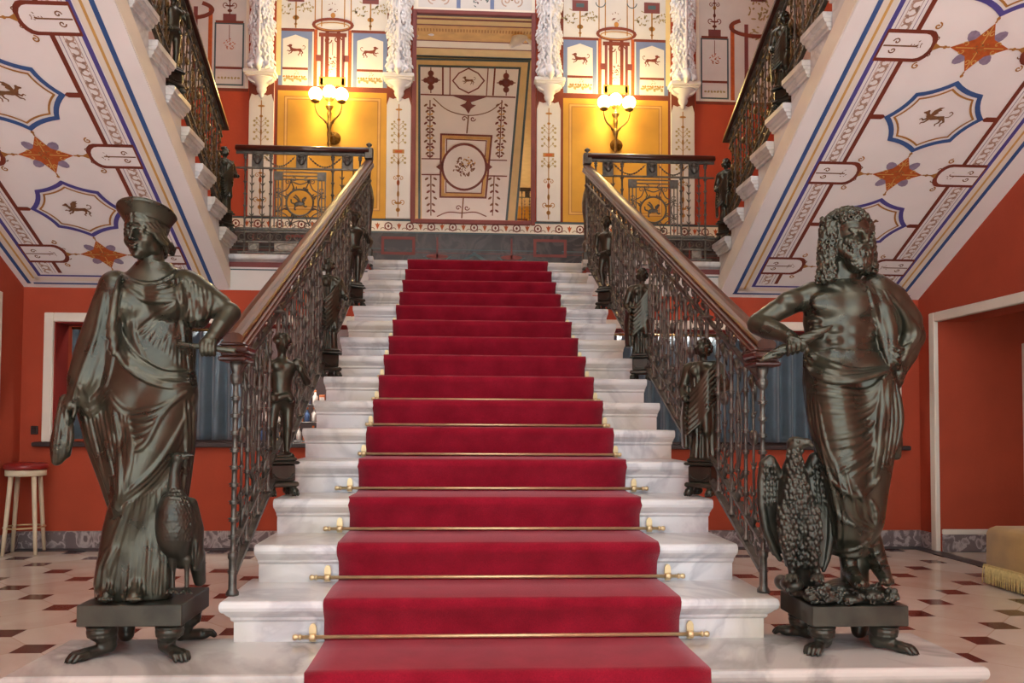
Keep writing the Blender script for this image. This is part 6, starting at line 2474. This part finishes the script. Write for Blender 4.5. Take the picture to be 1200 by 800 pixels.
# shins and sandalled feet
f.chain([(994, 636, -.03, 13), (994, 655, -.03, 10), (996, 668, -.035, 9)], .01)
f.chain([(997, 670, -.045, 9.5), (1004, 680, -.12, 8), (1010, 685, -.165, 6)], .01)
f.chain([(1014, 620, .0, 15), (1025, 648, .0, 12), (1032, 666, -.005, 9.5)], .01)
f.chain([(1033, 668, -.015, 9.5), (1037, 676, -.08, 8), (1039, 681, -.13, 6)], .01)
for x0, y0, dy in ((1004, 684, -.17), (1033, 680, -.135)):
    for i in range(5):
        f.chain([(x0 + 3.1 * i, y0, dy + .004 * i, 2.6), (x0 + .3 + 3.2 * i, y0 + 2.6, dy - .02 + .005 * i, 2.1)], .002)
for k in range(4):
    c.ridge([(1012 + k * 4, 640 + k * 9), (1020 + k * 4, 641 + k * 9), (1030 + k * 3.6, 636 + k * 9)], .0045, sink=.3, taper=False)
c.ridge([(1014, 632), (1026, 652), (1036, 672)], .0045, sink=.3, taper=False)
c.ridge([(988, 668), (1000, 674), (1008, 672)], .0045, sink=.3, taper=False)
# stump of cloth behind the legs
f.chain([(1000, 630, .05, 16), (1002, 690, .05, 16)], .02)
# hem
c.ridge([(975, 641), (985, 646), (1003, 643), (1018, 633), (1024, 622)], .007, sink=.2)

FR = .0128
for k in range(6):
    o_ = k * 4.4
    c.ridge([(943, 403 + o_ * 1.1), (958, 420 + o_), (985, 432 + o_ * .7), (1012, 435 + o_ * .4), (1042, 430 + o_ * .22)], FR * (1.25 if k % 2 == 0 else .95), sink=.15)
c.fan([(1043, 436), (1012, 458), (946, 448)], [(1044, 440), (1018, 508), (958, 530)], 8, FR, seed=31)
c.fan([(1044, 440), (1022, 512), (966, 548)], [(1044, 446), (1030, 530), (1006, 560)], 6, FR, seed=32)
c.fan([(946, 452), (952, 500), (970, 560)], [(958, 470), (968, 520), (986, 562)], 4, FR * .9, seed=33)
c.fan([(1034, 446), (1030, 505), (1024, 560)], [(1049, 444), (1054, 490), (1050, 530)], 6, FR, seed=34)
c.ridge([(968, 556), (988, 574), (1006, 580), (1022, 568), (1032, 560)], FR * 1.1, sink=.1)
c.fan([(962, 520), (976, 574), (986, 606), (1024, 622)], [(1020, 585), (1025, 596), (1026, 606), (1026, 616)], 5, FR * .8, seed=35)
c.fan([(974, 590), (976, 620), (976, 640)], [(986, 590), (990, 620), (988, 644)], 3, FR * .7, seed=36)
c.fan([(1016, 336), (1030, 385), (1042, 430)], [(1036, 342), (1052, 385), (1046, 428)], 7, FR, seed=37)
c.fan([(1040, 342), (1062, 380), (1048, 424)], [(1056, 362), (1076, 392), (1056, 424)], 5, FR, seed=38)
c.fan([(1046, 404), (1056, 410), (1068, 402)], [(1046, 428), (1054, 432), (1062, 420)], 4, FR * .8, seed=39)
t2 = thing('statue', 'large bronze statue of a bare-chested bearded man with a mantle on the right plinth', 'statue', (1.33, -.04, ZZ))
c.build('figure', M_BRZ, t2)

# head with beard and long curls
h0 = f.p(994, 282, -.03)
c = Clay(h0 - np.array([.22, .19, .21]), h0 + np.array([.20, .19, .14]), .0024)
S = .97
T, Rm = frame_of(h0, .22, -.04, .03, S)
sculpt_head(T, Rm, S, c, True)
c.cap(T((-.046, -.072, .023)), T((-.006, -.088, .016)), .008, .007, .005)
c.cap(T((.046, -.072, .023)), T((.006, -.088, .016)), .008, .007, .005)
q = random.Random(21)


def curl(p, r, n=8):
    a0 = q.uniform(0, 6.28)
    ax = np.array([q.uniform(-.4, .4), -1, q.uniform(-.4, .4)])
    ax /= np.linalg.norm(ax)
    u = np.cross(ax, [0, 0, 1.0])
    u /= np.linalg.norm(u)
    w = np.cross(ax, u)
    P = [np.array(p) + r * (1 - .55 * i / n) * (u * math.cos(a0 + i * .95) + w * math.sin(a0 + i * .95)) + ax * .004 * i / n for i in range(n)]
    c.chain(P, [.0052] * n, .0015)


# beard mass and curls
c.ell(T((0, -.055, -.085)), (.052 * S, .046 * S, .05 * S), .012, Rm)
c.ell(T((0, -.06, -.115)), (.036 * S, .034 * S, .034 * S), .014, Rm)
for g in (-1, 1):
    c.chain([T((g * .064, -.015, -.01)), T((g * .06, -.035, -.055)), T((g * .035, -.07, -.095))], [.016, .02, .02], .012)
    c.chain([T((g * .003, -.1, -.041)), T((g * .018, -.097, -.046)), T((g * .034, -.082, -.066)), T((g * .04, -.074, -.084))], [.0065, .0085, .008, .006], .003)
for k in range(110):
    a = q.uniform(-1.35, 1.35)
    v = q.uniform(0, 1)
    r_ = .058 - .014 * v
    z = -.055 - .085 * v + .03 * abs(a)
    y = -.042 - r_ * math.cos(a) * .98
    if abs(a) < .45 and z > -.068:
        continue
    curl(T((r_ * 1.02 * math.sin(a), y, z)), .0115)
for k in range(60):
    g = -1 if k % 2 else 1
    a = q.uniform(.75, 1.75)
    z = -.035 - .065 * q.random() + .012 * a
    curl(T((g * .064 * math.sin(a), -.02 - .062 * math.cos(a), z)), .0115)
# hair
c.ell(T((0, .015, .045)), (.082 * S, .09 * S, .078 * S), .012, Rm)
for g in (-1, 1):
    c.chain([T((g * .07, .0, .055)), T((g * .086, .008, .0)), T((g * .092, .012, -.06)), T((g * .088, .01, -.125 if g < 0 else -.10)), T((g * .092, .004, -.165 if g < 0 else -.115))], [.026, .03, .032, .032, .02], .015)
    c.chain([T((g * .05, .05, .0)), T((g * .05, .055, -.08)), T((g * .05, .045, -.14))], [.045, .045, .035], .02)
for k in range(240):
    g = -1 if k % 5 < 3 else 1
    v = q.uniform(0, 1)
    lim = -.175 if g < 0 else -.12
    z = .085 + (lim - .085) * v
    a = q.uniform(-.9, 1.5)
    cx = .070 + .024 * v
    r_ = .033
    p = (g * (cx + r_ * math.cos(a)), .008 - r_ * 1.1 * math.sin(a), z)
    if p[1] < -.028 and z > -.02 and z < .088 and abs(p[0]) < .078:
        continue
    curl(T(p), .0135)
for k in range(120):
    a = q.uniform(-2.2, 2.2)
    e = q.uniform(.25, 1.4)
    p = (.083 * math.sin(a) * math.cos(e), .012 - .094 * math.cos(a) * math.cos(e), .046 + .082 * math.sin(e))
    if p[2] < .07 and abs(a) < .7:
        continue
    curl(T(p), .0135)
c.chain([T((0, .02, -.06)), T((0, .03, -.15))], [.048, .05], .02)
c.build('head', M_BRZ, t2)

# thunderbolt
a, b = f.p(891, 422.5, -.115), f.p(975, 382, -.155)
c = Clay(np.minimum(a, b) - .04, np.maximum(a, b) + .04, .0024)
u = (b - a)
L_ = np.linalg.norm(u)
u = u / L_
n1 = np.cross(u, [0, 1.0, 0])
n1 /= np.linalg.norm(n1)
n2 = np.cross(u, n1)
for k in range(5):
    P, R_ = [], []
    for i in range(25):
        v = i / 24
        w_ = math.sin(PI * v) ** .55
        an = v * 7 + k * 2 * PI / 5
        if .36 < v < .52:
            w_ *= .7
        P.append(a + u * L_ * v + (n1 * math.cos(an) + n2 * math.sin(an)) * .013 * w_)
        R_.append(.003 + .0068 * w_)
    c.chain(P, R_, .003)
o = c.build('thunderbolt', M_BRZ)
tag(o, 'twisted bronze thunderbolt gripped in the bearded man\'s fist', 'thunderbolt')

# ------------------------------------------------------------------ eagle
f = Fig(-.10, 882, 984, 508, 690, -.12, .16, .003)
c = f.c
f.loft([(664, 921, 952, .045), (640, 916, 955, .055), (610, 913, 953, .066), (580, 911, 950, .072), (560, 913, 947, .064), (547, 918, 942, .046), (534, 923, 939, .032)], .012)
f.chain([(930, 548, -.03, 11), (930.5, 534, -.03, 8.8), (931.5, 522, -.03, 9)], .012)
f.ell(933, 519.5, -.035, 10.5, .032, 8.5, .008)
f.chain([(938, 518, -.05, 5.6), (946, 517.6, -.06, 4.4), (951.5, 521, -.064, 2.6), (951.8, 526, -.063, 1.1)], .003)
f.chain([(939, 522.8, -.05, 3.2), (945.5, 522.6, -.056, 1.6)], .003)
f.ell(935.5, 517.5, -.066, 1.9, .006, 1.7, .001)
f.chain([(931, 515, -.056, 2.4), (941, 515.8, -.064, 2)], .004)
# half-open wings : thick leading edge, thin vane behind
for P in ([(911, 556, .01, 7), (902, 540, .0, 7.5), (895.5, 544, .0, 6), (892, 565, .0, 5), (892, 590, .005, 5), (897, 620, .01, 5), (906, 642, .015, 4.5), (914, 655, .015, 3)],
          [(947, 552, .01, 7), (955, 537, .0, 7.5), (963, 545, .0, 6), (970, 568, .0, 5), (974, 600, .005, 5), (973, 630, .01, 5), (969, 655, .015, 4), (965, 668, .015, 2.5)]):
    f.chain(P, .006)
for i in range(9):
    v = i / 8
    xa = 897 + 12 * v
    f.chain([(xa, 546 + 4 * v, .018, 5), (xa - 2 + 3 * v, 585, .02, 5.5), (xa + 3 + 2 * v, 620, .022, 5), (xa + 10 - 1 * v, 648 - 4 * v, .022, 3)], .003)
    xb = 948 + 20 * v
    f.chain([(950 + 11 * v, 546, .018, 5), (xb + 1, 585, .02, 5.5), (xb + 1, 625, .022, 5), (952 + 14 * v, 660 + 4 * v, .022, 3)], .003)
# thighs, shanks, talons, tail
for x, x2 in ((922, 929), (950, 959)):
    f.chain([(x, 600, -.045, 11), (x + 1, 628, -.055, 10.5), (x + 3, 652, -.055, 7), (x + 5, 664, -.05, 4)], .01)
    f.chain([(x + 4, 655, -.05, 4.4), (x2, 676, -.055, 4)], .006)
    for a in (-8, -2, 5):
        f.chain([(x2, 675, -.055, 3.4), (x2 + a * .7, 675.5, -.085, 3.4), (x2 + a, 680, -.105, 2)], .003)
f.chain([(938, 640, .05, 16), (942, 684, .07, 13)], .02)
q = random.Random(31)
snap = Clay.__new__(Clay)
snap.lo, snap.h, snap.n, snap.ax, snap.d = c.lo, c.h, c.n, c.ax, c.d.copy()
for r_ in range(23):        # breast, thighs and neck : overlapping scales
    y = 528 + r_ * 6
    for i in range(11):
        x = 910 + i * 5 + (2.5 if r_ % 2 else 0) + q.uniform(-1.4, 1.4)
        hp = snap.hit(x, y + q.uniform(-2, 2))
        if hp is None or hp[1] > -.135:
            continue
        s_ = .8 if y < 550 else 1.0
        c.chain([hp + np.array([0, .004, .010 * s_]), hp + np.array([0, -.0015, -.002]), hp + np.array([0, .001, -.012 * s_])], [.006 * s_, .0085 * s_, .005 * s_], .002)
for r_ in range(7):         # coverts on the wing shoulders
    y = 545 + r_ * 7
    for i in range(4):
        for xx in (896 + i * 4.2, 953 + i * 4.4 + r_ * .6):
            hp = snap.hit(xx + q.uniform(-.8, .8), y + q.uniform(-1, 1))
            if hp is not None:
                c.chain([hp + np.array([0, .003, .008]), hp + np.array([0, -.001, -.004]), hp + np.array([0, .002, -.016])], [.004, .006, .003], .002)
c.box((0, -1, .3), (3, 1, ZZ + .0015), .001, 0, True)
o = c.build('eagle_statue', M_BRZD)
tag(o, 'bronze eagle perched at the bearded man\'s feet beside the right balustrade foot', 'statue')

# ------------------------------------------------------------------ lion skin spread over the plinth
f = Fig(-.10, 905, 1062, 656, 716, -.15, .2, .003)
c = f.c
lo_, hi_ = (1.142, -.196, ZZ), (1.508, .095, ZZ + .05)
q = random.Random(41)
for k in range(46):
    x, y = q.uniform(lo_[0] + .04, hi_[0] - .04), q.uniform(lo_[1] + .05, hi_[1] - .04)
    c.ell((x, y, ZZ + .012 + .016 * q.random()), (q.uniform(.03, .05), q.uniform(.03, .05), q.uniform(.02, .036)), .02)
c.box((lo_[0] + .02, lo_[1] + .03, ZZ + .001), (hi_[0] - .02, hi_[1], ZZ + .03), .012, .02)
# mask of the lion hanging at the front
for (x, y, dy, rx, rd, rz) in ((962, 694, -.085, 13, .036, 9), (950, 698, -.10, 8, .028, 6), (972, 700, -.092, 9, .028, 6), (1044, 698, -.07, 9, .03, 8), (1022, 698, -.075, 12, .03, 7), (928, 684, -.03, 13, .05, 9), (916, 682, .04, 8, .04, 9), (1000, 702, -.085, 12, .024, 5)):
    f.ell(x, y, dy, rx, rd, rz, .012)
for k in range(85):
    x = q.uniform(914, 1052)
    y = q.uniform(684, 708)
    hp = c.hit(x, y)
    if hp is None:
        continue
    a0 = q.uniform(0, 6.28)
    r_ = q.uniform(.007, .012)
    P = [hp + np.array([r_ * math.cos(a0 + i * .9) * (1 - .06 * i), -.001, r_ * .8 * math.sin(a0 + i * .9) * (1 - .06 * i)]) for i in range(7)]
    c.chain(P, [.0042] * 7, .002)
for x in (1040, 1049):
    f.ell(x, 692, -.095, 3, .01, 3, .003)
c.box((0, -1, .3), (3, 1, ZZ + .001), .001, 0, True)
o = c.build('lion_skin', M_BRZD)
tag(o, 'crumpled bronze lion skin spread over the right plinth under eagle and feet', 'statue')
# ------------------------------------------------------------------ camera, light
cd = bpy.data.cameras.new('camera')
cam = bpy.data.objects.new('camera', cd)
C.objects.link(cam)
M4 = Matrix.Identity(4)
for r_ in range(3):
    M4[r_][0] = MC[0][r_]
    M4[r_][1] = -MC[1][r_]
    M4[r_][2] = -MC[2][r_]
    M4[r_][3] = CAM[r_]
cam.matrix_world = M4
cd.sensor_fit = 'HORIZONTAL'
cd.sensor_width = 36
cd.lens = F * 36 / 1200
cd.shift_x = -(PPX - 600) / 1200
cd.shift_y = (PPY - 400) / 1200
cd.clip_start = 0.05
bpy.context.scene.camera = cam

w = bpy.data.worlds.new('sky')
bpy.context.scene.world = w
w.use_nodes = True
bg = w.node_tree.nodes['Background']
bg.inputs[0].default_value = (0.78, 0.89, 1.0, 1)
bg.inputs[1].default_value = 0.85


def area(name, loc, rot, sx, sy, power, col):
    l = bpy.data.lights.new(name, 'AREA')
    l.shape = 'RECTANGLE'
    l.size, l.size_y = sx, sy
    l.energy = power
    l.color = col
    o = bpy.data.objects.new(name, l)
    C.objects.link(o)
    o.location = loc
    o.rotation_euler = rot
    return o


area('entrance_daylight', (0, YF - .35, 2.6), (math.radians(90), 0, 0), 8, 5, 130, (.84, .93, 1))
area('landing_fill', (0, 5.3, ZT - .02), (0, 0, 0), 5, 1.6, 45, (.95, .97, 1))  # added fill under the solid ceiling, brightens landing and rear wall
area('hall_fill', (-1.8, -3.6, ZT - .02), (0, 0, 0), 3, 3, 150, (1, .95, .88))  # added fill out of view, brightens the upper hall mirrored in the glass
area('entrance_top_fill', (0, -3.2, 5.28), (0, 0, 0), 5, 2, 60, (.92, .96, 1))  # added unseen fill, lights the floor on the entrance side
sl = bpy.data.lights.new('sun', 'SUN')
sl.energy = 30
sl.angle = .02
sl.color = (.82, .92, 1)
so = bpy.data.objects.new('sun', sl)
C.objects.link(so)
so.rotation_euler = (math.radians(36), 0, math.radians(4))

sc = bpy.context.scene
sc.view_settings.view_transform = 'Standard'
sc.view_settings.look = 'None'
sc.view_settings.exposure = 0.85
sc.view_settings.gamma = 1
sc.view_settings.use_curve_mapping = False
sc.cycles.use_denoising = True
sc.cycles.max_bounces = 7
sc.cycles.diffuse_bounces = 4
sc.cycles.sample_clamp_indirect = 4
sc.cycles.caustics_reflective = False
